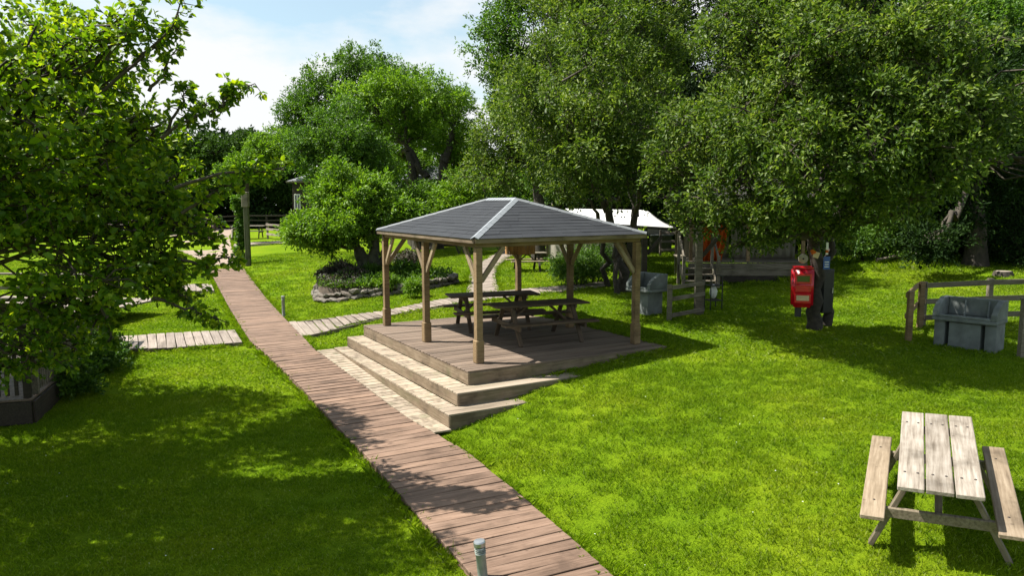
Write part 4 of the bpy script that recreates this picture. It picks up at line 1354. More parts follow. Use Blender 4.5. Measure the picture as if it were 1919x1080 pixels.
for x in (0.1, 1.9, Lw - .1):
    box("porch_post", lo, M['post_wood'], (.10, .10, 1.85), (x, .2, Dh + .965))
oc = thing("orange_curtain", "bright orange gathered cloth hanging at the lodge's front corner", "curtain", tuple(LD + Vector((0.45, .12, 0))), R(-4))
cloth_panel(oc, "cloth", M['orange'], (0, 0, 0), (.85, 0, 0), .62, 1.95, 5, .05, 50, .3)
beam("curtain_rod", oc, M['black'], (-.1, 0, 1.98), (1.0, 0, 1.98), .03, .03)
st = thing("deck_steps", "short timber steps with sloping handrails at the lodge deck's left corner", "steps", tuple(LD + Vector((.1, -.1, 0))), R(-4))
for k in range(3):
    box("tread", st, M['grey_wood'], (.95, .27, .04), (.1, -.18 - .27 * k, Dh - .16 - .17 * k))
for x in (-.42, .62):
    beam("handrail", st, M['grey_wood'], (x, -.02, Dh + .85), (x, -.95, .85), .05, .09)
    beam("stringer", st, M['grey_wood'], (x * .93, -.02, Dh - .1), (x * .93, -.95, .02), .04, .2)
    box("newel_post", st, M['grey_wood'], (.09, .09, .98), (x, -.98, .43)); box("newel_post", st, M['grey_wood'], (.09, .09, 1.6), (x, .04, .75))
# crossed lattice screen beside the steps
q = at_g(1281, 492)
ls = thing("ladder_screen", "dark timber screen with diagonal slats left of the lodge steps", "screen", (q.x, q.y, q.z), R(10))
for x in (0, .62):
    box("post", ls, M['dark_wood'], (.09, .09, 1.55), (x, 0, .72))
for k in range(4):
    beam("slat", ls, M['grey_wood'], (.02, -.06, .25 + k * .33), (.62, -.06, .50 + k * .33), .03, .09)
q = at_g(1245, 480)
fr4 = rail_fence("pale low rail fence in front of the canopy beyond the gazebo", [(q.x - .2, q.y), (q.x + .9, q.y - .2)], 1.25, [1.1, .7, .3], M['walk_wood'], .12)

# ------------------------------------------------------------------ THE RIGHT TREE'S FITTINGS
TR = at_g(1525, 617)
def fitting_at(px, py, dy): return at_d(px, py, TR.y + dy)
q = fitting_at(1503, 538, -.12)
rb = thing("red_cabinet", "glossy red plastic cabinet with two windows strapped to the tree trunk", "cabinet", (q.x, q.y, q.z - .43), R(-14))
bm = bmesh.new(); bmesh.ops.create_cube(bm, size=1)
for v in bm.verts: v.co = Vector((v.co.x * .44, v.co.y * .30, v.co.z * .86 + .43))
bmesh.ops.bevel(bm, geom=bm.edges[:], offset=.055, segments=3, affect='EDGES')
bm_obj("body", bm, M['red'], rb, True)
box("window_frame", rb, M['red'], (.33, .03, .22), (.0, -.156, .62), bev=.012)
g1 = box("window_pane", rb, M['glass'], (.25, .012, .13), (.0, -.176, .62))
box("window_frame", rb, M['red'], (.33, .03, .20), (.0, -.156, .20), bev=.012)
box("window_pane", rb, M['cream'], (.25, .012, .11), (.0, -.176, .21))
box("door_panel", rb, M['red'], (.31, .035, .15), (.0, -.158, .41), bev=.015)
box("lid_ridge", rb, M['red'], (.40, .28, .05), (0, -.01, .845), bev=.02)
box("bracket", rb, M['black'], (.12, .12, .25), (-.05, .1, -.10))
q = fitting_at(1505, 485, -.15)
wd = thing("white_disc", "round pale disc fixed to the trunk above the red cabinet", "disc", (q.x, q.y, q.z), R(-10))
bm = lathe([(.085, -.02), (.10, -.01), (.10, .01), (.085, .022)], 24)
o = bm_obj("plate", bm, M['canvas_beige'], wd, True); o.rotation_euler = (R(90), 0, 0)
bm = lathe([(.02, .02), (.02, .04)], 10); o = bm_obj("hub", bm, M['black'], wd, True); o.rotation_euler = (R(90), 0, 0)
q = fitting_at(1549, 493, -.15)
bs = thing("blue_sign", "small blue sign with white lines on the trunk's right side", "sign", (q.x, q.y, q.z), R(8))
box("plate", bs, M['blue'], (.15, .015, .27), (0, 0, 0))
for k, (w_, z_) in enumerate(((.10, .02), (.09, -.03), (.10, -.08))):
    box("printed_line", bs, M['white'], (w_, .004, .018), (0, -.010, z_), bev=0)
q = fitting_at(1550, 466, -.15)
ws = thing("white_notice", "white and orange strip notice above the blue sign", "notice", (q.x, q.y, q.z), R(8))
box("plate", ws, M['white'], (.06, .012, .26), (0, 0, 0)); box("orange_band", ws, M['orange'], (.062, .014, .07), (0, 0, -.06))
q = fitting_at(1528, 478, -.2)
cs = thing("card_notices", "cream and orange cards pinned to the trunk beside the blue sign", "notice", (q.x, q.y, q.z), R(-4))
box("card", cs, M['cream'], (.12, .01, .13), (.02, 0, 0), (0, R(20), 0)); box("card", cs, M['orange'], (.10, .01, .10), (-.05, -.014, .07), (0, R(-25), 0))
q = fitting_at(1546, 545, .12)
bb = thing("black_cabinet", "tall black cabinet on the shaded back side of the tree trunk", "cabinet", (q.x, q.y, q.z - .48), R(4))
box("body", bb, M['black'], (.26, .28, .96), (0, 0, .48), bev=.02); box("door", bb, M['black'], (.22, .02, .86), (0, -.152, .48), bev=.006)
box("handle", bb, M['metal'], (.02, .03, .12), (.08, -.172, .5))
# stump and cut branch on the mound
q = at_g(1880, 517)
sp = thing("tree_stump", "low pale sawn stump on the sunny bank at the right", "stump", (q.x, q.y, q.z - .02))
bm = lathe([(.30, -.1), (.24, .02), (.21, .12), (.20, .15)], 14)
for v in bm.verts: v.co.x *= 1.2 + .1 * math.sin(5 * v.co.y)
bm_obj("wood", bm, M['bark'], sp)
bm = lathe([(.195, .15), (.19, .158)], 14); bm_obj("cut_face", bm, M['table_pale'], sp)
q = at_g(1695, 491)
cb = thing("fallen_branch", "pale fallen branch lying at the top of the sunny bank", "branch", (q.x, q.y, q.z))
T = Tubes(); rg_ = np.random.default_rng(5)
T.add(curve_pts(rg_, (-.9, 0, .08), (.9, .1, .22), 7, .05), np.linspace(.05, .02, 7), 7)
for k in range(5): T.add(curve_pts(rg_, (-.4 + .25 * k, 0, .12), (-.2 + .3 * k, rg_.uniform(-.4, .3), .35), 4, .06), np.linspace(.018, .006, 4), 5)
T.build("bough", M['walk_wood'], cb)
V, F = leaf_arrays(rg_, rg_.normal(0, 1, (500, 3)) * np.array([.45, .22, .07]) + np.array([.3, 0, .25]), rg_.normal(0, 1, (500, 3)), .11, .05)
o = np_obj("foliage", V, F, L_lime, cb); o["kind"] = "stuff"

# ------------------------------------------------------------------ TREES
# foreground apple tree at the left
blobs = bp((30, 110, 140, 8.6), (160, 110, 95, 8.6), (235, 60, 45, 8.5), (40, 300, 170, 8.0), (205, 300, 115, 8.8), (300, 345, 75, 9.0), (110, 470, 140, 8.2), (280, 240, 55, 8.8), (330, 420, 55, 9.2),
           (240, 470, 95, 8.8), (320, 505, 58, 9.0), (370, 410, 36, 9.3), (90, 590, 75, 8.8), (190, 575, 56, 8.8), (-170, 330, 190, 8.6), (-180, 560, 130, 8.8),
           (-480, 250, 260, 9.4), (-520, 100, 280, 7.4), (-560, 420, 220, 7.0), (-330, 100, 200, 8.2), (-190, 150, 180, 6.9), (-330, 20, 220, 7.0), (-90, -120, 130, 7.4), (-460, 380, 200, 6.2), (-330, 250, 160, 6.6),
           (140, 640, 45, 9.5), (60, 660, 50, 9.2), (-150, 360, 150, 12.5), (-260, 250, 190, 13), (-420, 380, 200, 13.5), (40, 250, 125, 13.0), (150, 180, 105, 11.6), (190, 290, 95, 11.2), (215, 235, 80, 10.4), (110, 240, 120, 10.6), (-290, 240, 170, 10.2), (-60, 250, 150, 10.6), (20, 690, 48, 9.6), (-60, 640, 80, 9.4), (-70, 140, 150, 12.3), (100, 80, 90, 11.4), (-10, 380, 110, 12.6), (-200, 480, 120, 12))  # far clumps left of the frame are added to shade the side deck
bt = at_d(-330, 700, 8.8)
root, LP, LDn = tree("apple_tree", "large leafy broadleaf tree filling the left foreground", "tree", (bt.x, bt.y, gz(bt.x, bt.y)), tuple(at_d(-260, 480, 8.8)), blobs, 104000, (.090, .056), L_apple,
                     trunk_r=.22, seed=11, per=8, spray=.18, twigs=2600, six=True, inner=.14, clump=.33, flat=.85, limb_max=.045)
base_t = np.array(root.location)
# long sprigs that reach out of the crown into the sky and over the lawn
rng = np.random.default_rng(23)
TS = Tubes(); SP = []; SD = []
def sprig(pts, d, n, wid=.10):
    P_ = np.array([at_d(px, py, d) for px, py in pts])
    s = np.linspace(0, 1, 12); seg = np.linspace(0, 1, len(P_))
    C_ = np.stack([np.interp(s, seg, P_[:, k]) for k in range(3)], 1) + rng.normal(0, .012, (12, 3))
    TS.add(C_ - base_t, np.linspace(.022, .005, 12), 5)
    # leaf rosettes on short spurs
    for _ in range(n):
        t = rng.uniform(.15, 1) ** .8
        c = np.array([np.interp(t, s, C_[:, k]) for k in range(3)])
        dr = unit(rng.normal(0, 1, 3)); tip = c + dr * rng.uniform(.03, wid)
        TS.add(np.array([c, (c + tip) / 2, tip]) - base_t, [.006, .005, .003], 4)
        m = rng.integers(5, 9)
        SP.append(tip + rng.normal(0, .012, (m, 3))); SD.append(unit(rng.normal(0, 1, (m, 3)) + dr))
sprig([(180, 180), (260, 110), (330, 45), (352, -30)], 8.4, 26, .16)
sprig([(200, 110), (240, 60), (262, 8)], 8.3, 20, .14)
sprig([(230, 130), (280, 92), (320, 60), (335, 50)], 8.5, 26, .12)
sprig([(280, 170), (305, 145), (318, 105), (330, 92)], 8.6, 18, .10)
sprig([(300, 260), (340, 230), (400, 205), (440, 180), (478, 155)], 8.6, 46, .14)
sprig([(410, 210), (425, 175), (432, 155)], 8.6, 14, .10)
sprig([(310, 250), (340, 190), (352, 165)], 8.7, 18, .12)
sprig([(350, 240), (375, 200), (390, 195)], 8.8, 12, .10)
sprig([(330, 350), (400, 330), (460, 320), (500, 322), (530, 318)], 8.2, 44, .15)
sprig([(340, 400), (400, 360), (450, 335)], 8.6, 34, .16)
sprig([(330, 480), (380, 500), (420, 482), (445, 490)], 8.8, 34, .14)
sprig([(330, 420), (370, 440), (405, 450)], 9.0, 28, .14)
sprig([(290, 560), (340, 575), (385, 590), (420, 605)], 8.5, 24, .11)
sprig([(260, 540), (300, 545), (360, 560)], 8.8, 26, .14)
sprig([(180, 560), (210, 620), (200, 650)], 8.6, 24, .14)
sprig([(60, 600), (90, 650), (110, 680)], 8.6, 22, .14)
TS.build("sprigs", M['twig'], root)["kind"] = "stuff"
SP = np.concatenate(SP); SD = np.concatenate(SD)
V, F = leaf_arrays(rng, SP - base_t, SD, .085, .055, .8, True, jit=.35)
o = np_obj("foliage", V, F, L_apple, root); o["kind"] = "stuff"
# the nearest leaves of the crown, one by one
cand = LP[(LP[:, 1] > 5.5)]
sx = cand[:, 0] / cand[:, 1] * FPX + 960
cand = cand[(sx > 5) & (sx < 470)]
cand = cand[np.argsort(cand[:, 1])][:2600]
cand = cand[rng.choice(len(cand), 220, replace=False)]
leaf_meshes = []
for k in range(4):
    V, F = leaf_arrays(np.random.default_rng(k), np.zeros((1, 3)), np.array([[1.0, 0, 0]]), .105, .07, .8, True, jit=.12)
    leaf_meshes.append(np_mesh("leaf", V, F, L_apple))
for c in cand:
    o = bpy.data.objects.new("leaf", leaf_meshes[rnd.randrange(4)]); link(o, root)
    o.location = Vector(c - base_t) + Vector((0, -.10, .02)); o.rotation_euler = (rnd.uniform(-.5, .5), rnd.uniform(-.3, .6), rnd.uniform(0, 6.28)); s = rnd.uniform(.8, 1.25); o.scale = (s, s, s)

# small tree in the flower bed
d = bc.y + .3
bt = at_d(688, 505, d); bt.z = bz0 + .3
tree("small_tree", "small lime green spreading tree growing in the round stone bed", "tree", tuple(bt), tuple(at_d(686, 478, d)),
     bp((590, 428, 44, d - .3), (560, 430, 26, d - .5), (626, 420, 40, d - 1), (672, 395, 55, d), (720, 405, 42, d), (762, 395, 30, d), (620, 385, 40, d), (650, 350, 48, d + .4), (690, 360, 36, d + .5), (605, 465, 20, d - .6)),
     36000, (.13, .062), L_lime, bark='bark_lichen', trunk_r=.34, seed=12, spray=.35, inner=.14,
     stems=[(tuple(bt), tuple(at_d(672, 465, d)), .36, .17), (tuple(bt + Vector((.25, 0, 0))), tuple(at_d(702, 440, d)), .26, .12), (tuple(bt + Vector((.3, .2, 0))), tuple(at_d(722, 455, d)), .12, .07)])
# pale green tree right behind
d = 37.0
bt = at_d(700, 430, d); bt.z = gz(bt.x, bt.y)
tree("broadleaf_tree", "tall light green tree standing right behind the small bed tree", "tree", tuple(bt), tuple(at_d(690, 360, d)),
     bp((640, 270, 62, d), (600, 290, 48, d), (690, 290, 58, d + 1), (620, 335, 42, d), (680, 340, 45, d), (570, 275, 34, d), (650, 225, 36, d + 1), (600, 360, 30, d - 1), (720, 330, 30, d)),
     34000, (.15, .075), L_mid, trunk_r=.25, seed=13, spray=.45, inner=.18, group="broadleaf trees behind the lawn")
# central tree with dark forked limbs
d = 42.0
bt = at_d(815, 420, d); bt.z = gz(bt.x, bt.y)
tree("broadleaf_tree", "bright green tree with dark forked limbs left of the gazebo roof", "tree", tuple(bt), tuple(at_d(820, 320, d)),
     bp((700, 200, 58, d), (755, 180, 50, d), (810, 190, 50, d), (850, 220, 46, d), (740, 240, 50, d + 1), (790, 255, 45, d + 2), (860, 280, 38, d + 1), (700, 260, 34, d + 1), (660, 200, 36, d), (870, 320, 36, d + 2), (790, 320, 40, d + 4), (740, 310, 40, d + 3), (850, 250, 50, d + 3)),
     38000, (.17, .085), L_lime, bark='bark', trunk_r=.42, seed=14, spray=.5, inner=.1, group="broadleaf trees behind the lawn",
     stems=[(tuple(bt), tuple(at_d(835, 290, d)), .42, .26), (tuple(bt - Vector((.9, 0, 0))), tuple(at_d(765, 285, d)), .34, .2), (tuple(at_d(832, 300, d)), tuple(at_d(850, 240, d)), .24, .12), (tuple(at_d(800, 330, d)), tuple(at_d(760, 270, d)), .2, .12)])
# big round tree behind
d = 58.0
bt = at_d(680, 400, d); bt.z = gz(bt.x, bt.y)
tree("broadleaf_tree", "big round dark green tree highest against the sky in the middle", "tree", tuple(bt), tuple(at_d(680, 290, d)),
     bp((620, 150, 48, d), (680, 132, 48, d), (740, 145, 46, d), (790, 170, 42, d), (600, 200, 60, d), (570, 230, 40, d), (700, 190, 70, d), (830, 200, 34, d), (560, 200, 26, d), (780, 230, 50, d), (860, 190, 26, d), (650, 260, 60, d), (545, 250, 34, d), (530, 290, 34, d), (560, 200, 34, d)),
     44000, (.22, .11), L_mid, trunk_r=.5, seed=15, spray=.6, inner=.2, group="broadleaf trees behind the lawn")
# yellowish tree behind the tall post
d = 50.0
bt = at_d(449, 395, d); bt.z = gz(bt.x, bt.y)
tree("broadleaf_tree", "low yellow green tree arching over the tall post at far left", "tree", tuple(bt), tuple(at_d(465, 340, d)),
     bp((480, 290, 36, d), (520, 270, 36, d), (450, 310, 28, d), (550, 280, 30, d), (500, 320, 22, d), (430, 330, 20, d)),
     16000, (.19, .09), L_lime, trunk_r=.22, seed=16, spray=.45, inner=.15, group="broadleaf trees behind the lawn")
# dark evergreens far left
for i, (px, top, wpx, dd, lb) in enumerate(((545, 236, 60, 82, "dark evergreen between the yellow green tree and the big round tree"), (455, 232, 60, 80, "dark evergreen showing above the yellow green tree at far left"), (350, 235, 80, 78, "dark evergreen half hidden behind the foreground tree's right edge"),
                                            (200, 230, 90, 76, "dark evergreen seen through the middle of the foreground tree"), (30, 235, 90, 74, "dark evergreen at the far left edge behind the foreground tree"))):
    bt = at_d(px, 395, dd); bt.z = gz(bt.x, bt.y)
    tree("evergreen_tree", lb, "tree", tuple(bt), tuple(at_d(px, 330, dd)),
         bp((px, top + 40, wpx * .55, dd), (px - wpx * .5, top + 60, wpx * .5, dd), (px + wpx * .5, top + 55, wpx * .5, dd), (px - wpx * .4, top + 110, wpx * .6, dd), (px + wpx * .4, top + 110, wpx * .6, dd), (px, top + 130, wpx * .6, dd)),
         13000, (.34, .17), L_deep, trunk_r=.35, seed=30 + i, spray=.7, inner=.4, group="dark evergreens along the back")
# middle right tree (several stems)
d = 21.5
s0 = at_g(1168, 548)
d = s0.y
def G(px, py): return tuple(at_d(px, py, d))
def gb_(px, dy=0.0):
    q_ = at_d(px, 540, d + dy); return (q_.x, q_.y, gz(q_.x, q_.y))
tree("broadleaf_tree", "tall multi stemmed green tree right behind the gazebo roof", "tree", gb_(1168), G(1160, 420),
     bp((930, 260, 62, d + 1), (900, 330, 46, d + 1), (985, 210, 78, d), (1050, 130, 90, d - 1), (980, 310, 62, d), (1060, 250, 92, d - 3.2), (1140, 150, 105, d - 2), (1120, 290, 88, d - 4), (1060, 345, 42, d - 1),
        (1190, 240, 95, d - 3.6), (1210, 100, 95, d - 1), (1080, 40, 76, d), (1190, 0, 90, d), (1250, 310, 62, d - 3), (1180, 345, 50, d - 3), (1000, 110, 42, d + 1), (960, 165, 34, d + 1), (1225, 230, 60, d), (1110, -60, 80, d), (1040, -10, 50, d + 1), (1000, 200, 90, 17.6), (1080, 250, 84, 16.6), (1170, 210, 90, 16.8), (1130, 80, 90, 17), (1130, 200, 90, d + 2.5), (1010, 200, 80, d + 3)),
     98000, (.114, .054), L_willow, trunk_r=.18, seed=17, spray=.36, inner=.07, clump=.27, twigs=900, group="broadleaf trees near the gazebo",
     stems=[(gb_(1172, 0), G(1140, 380), .17, .11), (gb_(1157, -.5), G(1145, 430), .08, .06), (gb_(1165, .4), G(1190, 400), .14, .10), (gb_(1140, 1.4), G(1120, 400), .09, .06), (G(1140, 390), G(1060, 250), .11, .06), (G(1190, 400), G(1200, 200), .1, .06)])
# little trunk in lawn beyond (tree whose crown merges above the roof)
q = at_g(1048, 473)
tree("broadleaf_tree", "stout trunked tree on the lawn behind the small far picnic table", "tree", (q.x, q.y, q.z), tuple(at_d(1052, 400, q.y)),
     bp((1010, 340, 45, q.y), (1070, 330, 50, q.y), (1130, 330, 50, q.y), (1040, 290, 50, q.y), (960, 350, 34, q.y), (910, 360, 30, q.y), (1000, 290, 40, q.y)),
     24000, (.15, .07), L_mid, trunk_r=.38, seed=18, spray=.5, inner=.15, group="broadleaf trees near the gazebo")
# right big tree
d = TR.y
def H(px, py, dd=0.0): return tuple(at_d(px, py, d + dd))
tree("broadleaf_tree", "spreading grey green tree with red cabinet on its trunk at right", "tree", (TR.x, TR.y, TR.z), H(1528, 470),
     bp((1370, 190, 70, d - .5), (1310, 260, 88, d - 1), (1270, 345, 56, d - .5), (1400, 90, 110, d - 1.5), (1420, 230, 120, d - 2.8), (1380, 350, 84, d - 2.2), (1440, 410, 48, d - 1.8), (1300, 405, 36, d - .8), (1345, 415, 34, d - 1.2),
        (1520, 140, 125, d - 3), (1530, 290, 115, d - 3.8), (1490, 380, 64, d - 2.4), (1600, 390, 52, d - 2), (1640, 230, 125, d - 4), (1640, 340, 66, d - 3), (1740, 180, 115, d - 3.6), (1740, 310, 92, d - 4), (1840, 250, 70, d - 3.6), (1700, 400, 38, d - 2), (1560, 425, 30, d - 1.6),
        (1500, 0, 120, d - 2), (1660, 60, 120, d - 3), (1780, 90, 90, d - 3), (1410, -20, 70, d), (1600, -100, 110, d - 1), (1450, -120, 90, d), (1390, 455, 22, d - 1), (1440, 460, 20, d - .8),
        (2010, 150, 110, d - 3), (2060, 300, 100, d - 3.5)),
     98000, (.098, .048), L_willow, bark='bark', trunk_r=.20, seed=19, spray=.30, inner=.05, clump=.27, twigs=1500, group="broadleaf trees near the gazebo",
     stems=[((TR.x, TR.y, TR.z), H(1528, 440), .15, .125), (H(1548, 600, .25), H(1552, 430, .2), .10, .08), (H(1530, 450), H(1480, 330), .13, .09), (H(1550, 440, .2), H(1600, 320), .11, .08), (H(1530, 445), H(1545, 250), .12, .07)])
# rear right woodland trees: dark
wood_spec = [
    (1690, 150, 130, 24.5, L_dark, "added dark tree behind the cabinet tree, shading the bank bushes", 26000, (.15, .065)),  # put in to shade the bank bushes; the cabinet tree covers it
    (1830, 200, 120, 22.5, L_dark, "dark tree overhanging the sunny bank's upper edge", 22000, (.14, .06)),  # also put in for shade over the bank bushes
    (1010, 60, 110, 34, L_mid, "tall mid green tree behind the gazebo tree, top against the sky", 30000, (.17, .08)),
    (1290, 60, 150, 33, L_dark, "tall dark conifer like tree between the two trees right of the gazebo", 26000, (.2, .08)),
    (1480, 10, 150, 34, L_dark, "dark tree behind the upper middle of the right tree", 26000, (.2, .08)),
    (1660, 60, 150, 30, L_dark, "dark tree behind the right side of the cabinet tree", 28000, (.18, .08)),
    (1840, 20, 170, 26, L_mid, "tall green tree rising above the shaded bank at right", 36000, (.15, .075)),
    (1990, 200, 170, 27, L_dark, "dark tree at the extreme right edge of the bank", 26000, (.16, .07)),
    (1160, 120, 130, 38, L_dark, "dark tree standing behind the white canopy", 20000, (.22, .1)),
]
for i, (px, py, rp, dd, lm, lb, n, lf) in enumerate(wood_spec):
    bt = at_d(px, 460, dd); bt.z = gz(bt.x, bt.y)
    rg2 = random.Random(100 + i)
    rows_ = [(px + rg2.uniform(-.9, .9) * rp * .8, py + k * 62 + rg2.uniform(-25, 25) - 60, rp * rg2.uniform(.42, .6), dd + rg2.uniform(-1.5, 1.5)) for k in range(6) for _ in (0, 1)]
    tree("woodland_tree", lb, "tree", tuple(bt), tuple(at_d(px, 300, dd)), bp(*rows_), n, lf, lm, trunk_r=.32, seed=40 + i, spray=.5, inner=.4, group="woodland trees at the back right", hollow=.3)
# shaded understory bushes
def bush(px, py, rp, dd, n, leaf, mat, label, seed, name="bush"):
    c = at_d(px, py, dd); r_ = rp * dd / FPX; g = gz(c.x, c.y)
    cz = max(c.z, g + r_ * .3)
    plant(name, label, "bush", (c.x, c.y, g), [(c.x, c.y, cz, r_), (c.x - r_ * .8, c.y + .3, max(g + r_ * .4, cz - r_ * .2), r_ * .7), (c.x + r_ * .8, c.y, max(g + r_ * .4, cz - r_ * .15), r_ * .72)], n, leaf, mat, seed, "bushes along the back of the lawn", spray=.3)
bush(1640, 440, 60, 24.5, 9000, (.10, .05), L_mid, "leafy green bush at the wood's edge right of the cabinet tree", 81)
bush(1740, 430, 60, 25.5, 8000, (.10, .05), L_dark, "dark bush above the crest of the sunny bank", 82)
bush(1850, 440, 70, 24.0, 8000, (.10, .05), L_dark, "dark bush in deep shade above the tree stump", 83)
bush(1950, 450, 70, 22.0, 6000, (.10, .05), L_dark, "dark bush at the right edge beyond the rail fence", 84)
bush(1080, 500, 30, 24.0, 5000, (.09, .04), L_mid, "small sunlit shrub between the gazebo's back posts and the far stems", 85)
bush(1110, 490, 34, 25.0, 5000, (.09, .04), L_mid, "small shrub beside the multi stemmed tree's left foot", 86)
bush(790, 370, 40, 40.0, 6000, (.15, .08), L_mid, "green bush in front of the dark cabin", 87)
bush(870, 365, 45, 38.0, 8000, (.15, .08), L_lime, "lime green bush above the left slope of the gazebo roof", 88)
bush(950, 370, 45, 38.0, 7000, (.15, .08), L_mid, "mid green bush behind the gazebo's ridge", 89)
bush(1420, 430, 50, 27.0, 6000, (.11, .05), L_dark, "dark bush behind the canvas lodge", 90)
bush(1550, 440, 50, 27.0, 6000, (.11, .05), L_dark, "dark bush behind the cabinet tree's trunk", 91)
def lawn_shrub(px, py, r_, n, label, seed, mat=L_mid, leaf=(.085, .05)):
    g = at_g(px, py)
    plant("shrub", label, "shrub", tuple(g), [(g.x, g.y, g.z + r_ * .7, r_), (g.x - r_ * .7, g.y + .2, g.z + r_ * .5, r_ * .7), (g.x + r_ * .6, g.y + .25, g.z + r_ * .45, r_ * .65)], n, leaf, mat, seed, spray=.16)
lawn_shrub(165, 700, .55, 3200, "leafy shrub at the foot of the picket fence by the left boardwalk", 92)
lawn_shrub(110, 745, .50, 3000, "leafy shrub halfway along the foot of the left picket fence", 93)
lawn_shrub(190, 672, .40, 2000, "small shrub where the left boardwalk meets the picket fence", 94)

# far hedge and wood closing the view
rng = np.random.default_rng(77)
def mass(name, x0, x1, y0, y1, zlo, zhi, n, leaf, mat):
    P = np.stack([rng.uniform(x0, x1, n), rng.uniform(y0, y1, n), np.zeros(n)], 1)
    topz = zhi * (.72 + .28 * np.sin(P[:, 0] * .23 + 1) * np.sin(P[:, 0] * .071)) + .8 * np.sin(P[:, 0] * 1.1)
    P[:, 2] = zlo + (topz - zlo) * rng.uniform(0, 1, n) ** .8
    P[:, 1] -= 1.2 * np.sin(P[:, 0] * .9) * np.sin(P[:, 2] * .9)
    V, F = leaf_arrays(rng, P, rng.normal(0, 1, (n, 3)) + np.array([0, -.5, 0]), leaf[0], leaf[1])
    o = np_obj(name, V, F, mat); o["kind"] = "stuff"
    return o
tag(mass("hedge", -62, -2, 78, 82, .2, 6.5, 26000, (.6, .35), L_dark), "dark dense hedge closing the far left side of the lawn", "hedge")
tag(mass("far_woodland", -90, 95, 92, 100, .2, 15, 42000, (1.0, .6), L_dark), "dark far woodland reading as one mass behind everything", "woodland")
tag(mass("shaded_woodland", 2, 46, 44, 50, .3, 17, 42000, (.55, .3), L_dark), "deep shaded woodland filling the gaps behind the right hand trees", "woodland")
# needle boughs of a conifer in the upper right
for i, (px, dd, lb) in enumerate(((1400, 30, "dark conifer with drooping boughs above the right tree"), (1560, 32, "second dark conifer deeper in the wood at upper right"))):
    bt = at_d(px, 460, dd); bt.z = gz(bt.x, bt.y)
    tree("conifer_tree", lb, "tree", tuple(bt), (bt.x, bt.y, bt.z + 12), [(bt.x + rnd.uniform(-.6, .6), bt.y + rnd.uniform(-.6, .6), bt.z + 5 + 1.3 * k, 2.9 - .17 * k) for k in range(9)], 30000, (.26, .045), L_conifer, trunk_r=.3, seed=60 + i, spray=.8, inner=.4, droop=.5, group="woodland trees at the back right")

# ------------------------------------------------------------------ GRASS
def in_poly(P, poly):
    x, y = P[:, 0], P[:, 1]; inside = np.zeros(len(P), bool)
    n = len(poly); j = n - 1
    for i in range(n):
        xi, yi = poly[i]; xj, yj = poly[j]
        c = ((yi > y) != (yj > y)) & (x < (xj - xi) * (y - yi) / (yj - yi + 1e-12) + xi)
        inside ^= c; j = i
    return inside

def tuft_object(name, n, rad, h, w, seed):
    rg = np.random.default_rng(seed)
    r = rad * np.sqrt(rg.uniform(0, 1, n)); t = rg.uniform(0, 2 * math.pi, n)
    P = np.stack([r * np.cos(t), r * np.sin(t), np.full(n, -.008)], 1)
    a = rg.uniform(0, 2 * math.pi, n); s = np.stack([np.cos(a), np.sin(a), np.zeros(n)], 1)
    hh_ = h * rg.uniform(.5, 1.25, n)[:, None]; lean = np.stack([rg.normal(0, .55, n), rg.normal(0, .55, n), np.zeros(n)], 1)
    up_ = np.array([0, 0, 1.0])
    V = np.stack([P - s * w / 2, P + s * w / 2, P + lean * hh_ * .4 + up_ * hh_ * .62 + s * w * .35, P + lean * hh_ + up_ * hh_ * .95], 1).reshape(-1, 3)
    base = np.array([[0, 1, 2], [0, 2, 3]])
    F = (base[None] + (np.arange(n) * 4)[:, None, None]).reshape(-1, 3)
    return bpy.data.objects.new(name, np_mesh(name, V, F, M['blade']))

def scatter(name, label, cat, P, tuft, smin, smax, seed):
    rg = np.random.default_rng(seed)
    me = bpy.data.meshes.new(name)
    me.vertices.add(len(P)); me.vertices.foreach_set("co", np.ascontiguousarray(P, np.float32).ravel())
    ra = me.attributes.new("rot", 'FLOAT_VECTOR', 'POINT')
    rr = np.zeros((len(P), 3), np.float32); rr[:, 2] = rg.uniform(0, 6.283, len(P)); ra.data.foreach_set("vector", rr.ravel())
    sa = me.attributes.new("siz", 'FLOAT', 'POINT'); sa.data.foreach_set("value", rg.uniform(smin, smax, len(P)).astype(np.float32))
    me.update()
    o = link(bpy.data.objects.new(name, me))
    ng = bpy.data.node_groups.new(name + "_nodes", 'GeometryNodeTree')
    ng.interface.new_socket("Geometry", in_out='INPUT', socket_type='NodeSocketGeometry')
    ng.interface.new_socket("Geometry", in_out='OUTPUT', socket_type='NodeSocketGeometry')
    N = ng.nodes; L = ng.links
    gi, go = N.new("NodeGroupInput"), N.new("NodeGroupOutput")
    oi = N.new("GeometryNodeObjectInfo"); oi.inputs["Object"].default_value = tuft
    iop = N.new("GeometryNodeInstanceOnPoints")
    a1_, a2_ = N.new("GeometryNodeInputNamedAttribute"), N.new("GeometryNodeInputNamedAttribute")
    a1_.data_type = 'FLOAT_VECTOR'; a1_.inputs["Name"].default_value = "rot"
    a2_.data_type = 'FLOAT'; a2_.inputs["Name"].default_value = "siz"
    L.new(gi.outputs[0], iop.inputs["Points"]); L.new(oi.outputs["Geometry"], iop.inputs["Instance"])
    L.new(a1_.outputs["Attribute"], iop.inputs["Rotation"]); L.new(a2_.outputs["Attribute"], iop.inputs["Scale"])
    L.new(iop.outputs[0], go.inputs[0])
    md = o.modifiers.new("scatter", 'NODES'); md.node_group = ng
    tag(o, label, cat, kind="stuff")
    return o

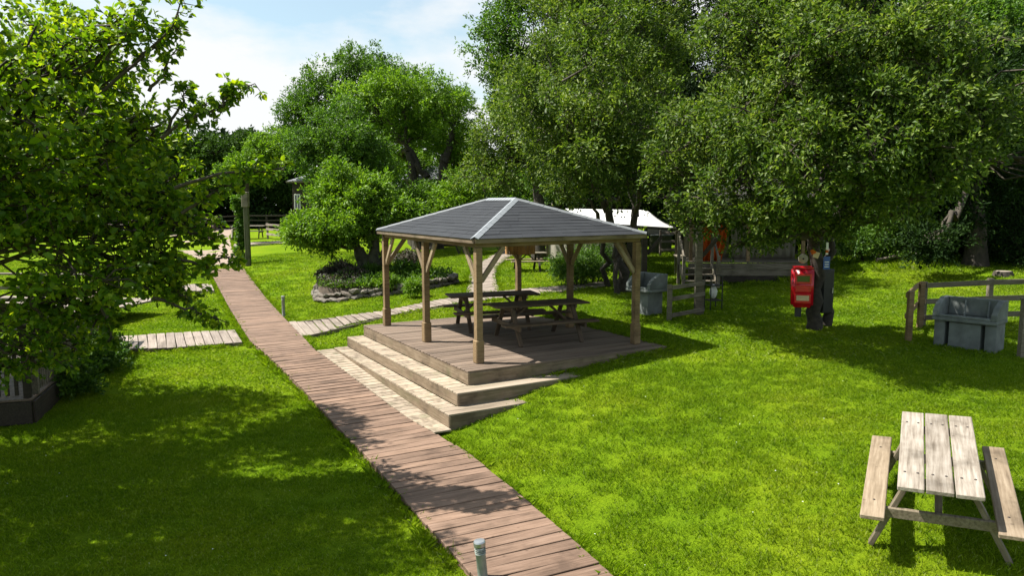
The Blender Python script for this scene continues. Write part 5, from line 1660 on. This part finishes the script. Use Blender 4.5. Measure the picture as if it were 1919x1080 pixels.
def lawn_points(x0, x1, y0, y1, dens, seed, margin=True):
    rg = np.random.default_rng(seed)
    n = int((x1 - x0) * (y1 - y0) * dens)
    P = np.stack([rg.uniform(x0, x1, n), rg.uniform(y0, y1, n)], 1)
    k = (np.abs(P[:, 0]) < P[:, 1] * .74 + 1.2)
    P = P[k]
    for poly in NO_GRASS:
        P = P[~in_poly(P, poly)]
    return np.column_stack([P, ground_z(P[:, 0], P[:, 1])])
scatter("grass", "short bright green mown lawn grass around the boardwalk and gazebo", "grass", lawn_points(-12, 12, 4.2, 13, 85, 1), tuft_object("grass_tuft", 60, .12, .042, .006, 1), .7, 1.35, 11)
scatter("grass", "mown lawn grass of the farther lawns", "grass", lawn_points(-19, 20, 13, 25, 36, 2), tuft_object("grass_tuft", 55, .18, .048, .011, 2), .7, 1.35, 12)
scatter("grass", "lawn grass of the farthest lawns and bank", "grass", lawn_points(-28, 28, 25, 40, 12, 3), tuft_object("grass_tuft", 50, .3, .065, .02, 3), .7, 1.35, 13)
# longer unmown fringe against timbers
def fringe():
    rg = np.random.default_rng(9); out = []
    for poly in NO_GRASS[:9]:
        n = len(poly)
        for i in range(n):
            a, b = poly[i], poly[(i + 1) % n]; ln = np.linalg.norm(b - a)
            m = int(ln * 26)
            t = rg.uniform(0, 1, (m, 1)); out.append(a + (b - a) * t + rg.normal(0, .05, (m, 2)))
    P = np.concatenate(out)
    for poly in NO_GRASS:
        P = P[~in_poly(P, poly)]
    return np.column_stack([P, ground_z(P[:, 0], P[:, 1])])
scatter("grass", "longer tufts of grass fringing the timber edges", "grass", fringe(), tuft_object("grass_tuft", 26, .06, .12, .006, 4), .5, 1.25, 14)
# rough grass on the bank and under the trees
rp_ = lawn_points(6, 24, 20, 31, 10, 6); rp_ = rp_[(rp_[:, 1] > 22.5 - (rp_[:, 0] - 8) * .05)]
scatter("rough_grass", "longer rough grass on the bank below the wood", "grass", rp_, tuft_object("grass_tuft", 50, .22, .16, .014, 5), .5, 1.2, 15)
# daisies
rg = np.random.default_rng(4)
dp = lawn_points(-8, 10, 4.5, 13, 1.3, 8)
cl = np.sin(dp[:, 0] * 1.3) * np.sin(dp[:, 1] * 1.1 + 1) + rg.normal(0, .4, len(dp)); dp = dp[cl > .1]
bm = bmesh.new()
for x, y, z in dp:
    r_ = rg.uniform(.004, .008); zz = z + rg.uniform(.03, .045)
    c0 = bm.verts.new((x, y, zz + .002)); vs_ = [bm.verts.new((x + r_ * math.cos(a), y + r_ * math.sin(a), zz)) for a in (0, 1.05, 2.09, 3.14, 4.19, 5.24)]
    for i in range(6): bm.faces.new((c0, vs_[i], vs_[(i + 1) % 6]))
o = bm_obj("daisies", bm, M['white']); tag(o, "tiny white daisies dotted over the near lawn", "flowers", kind="stuff")
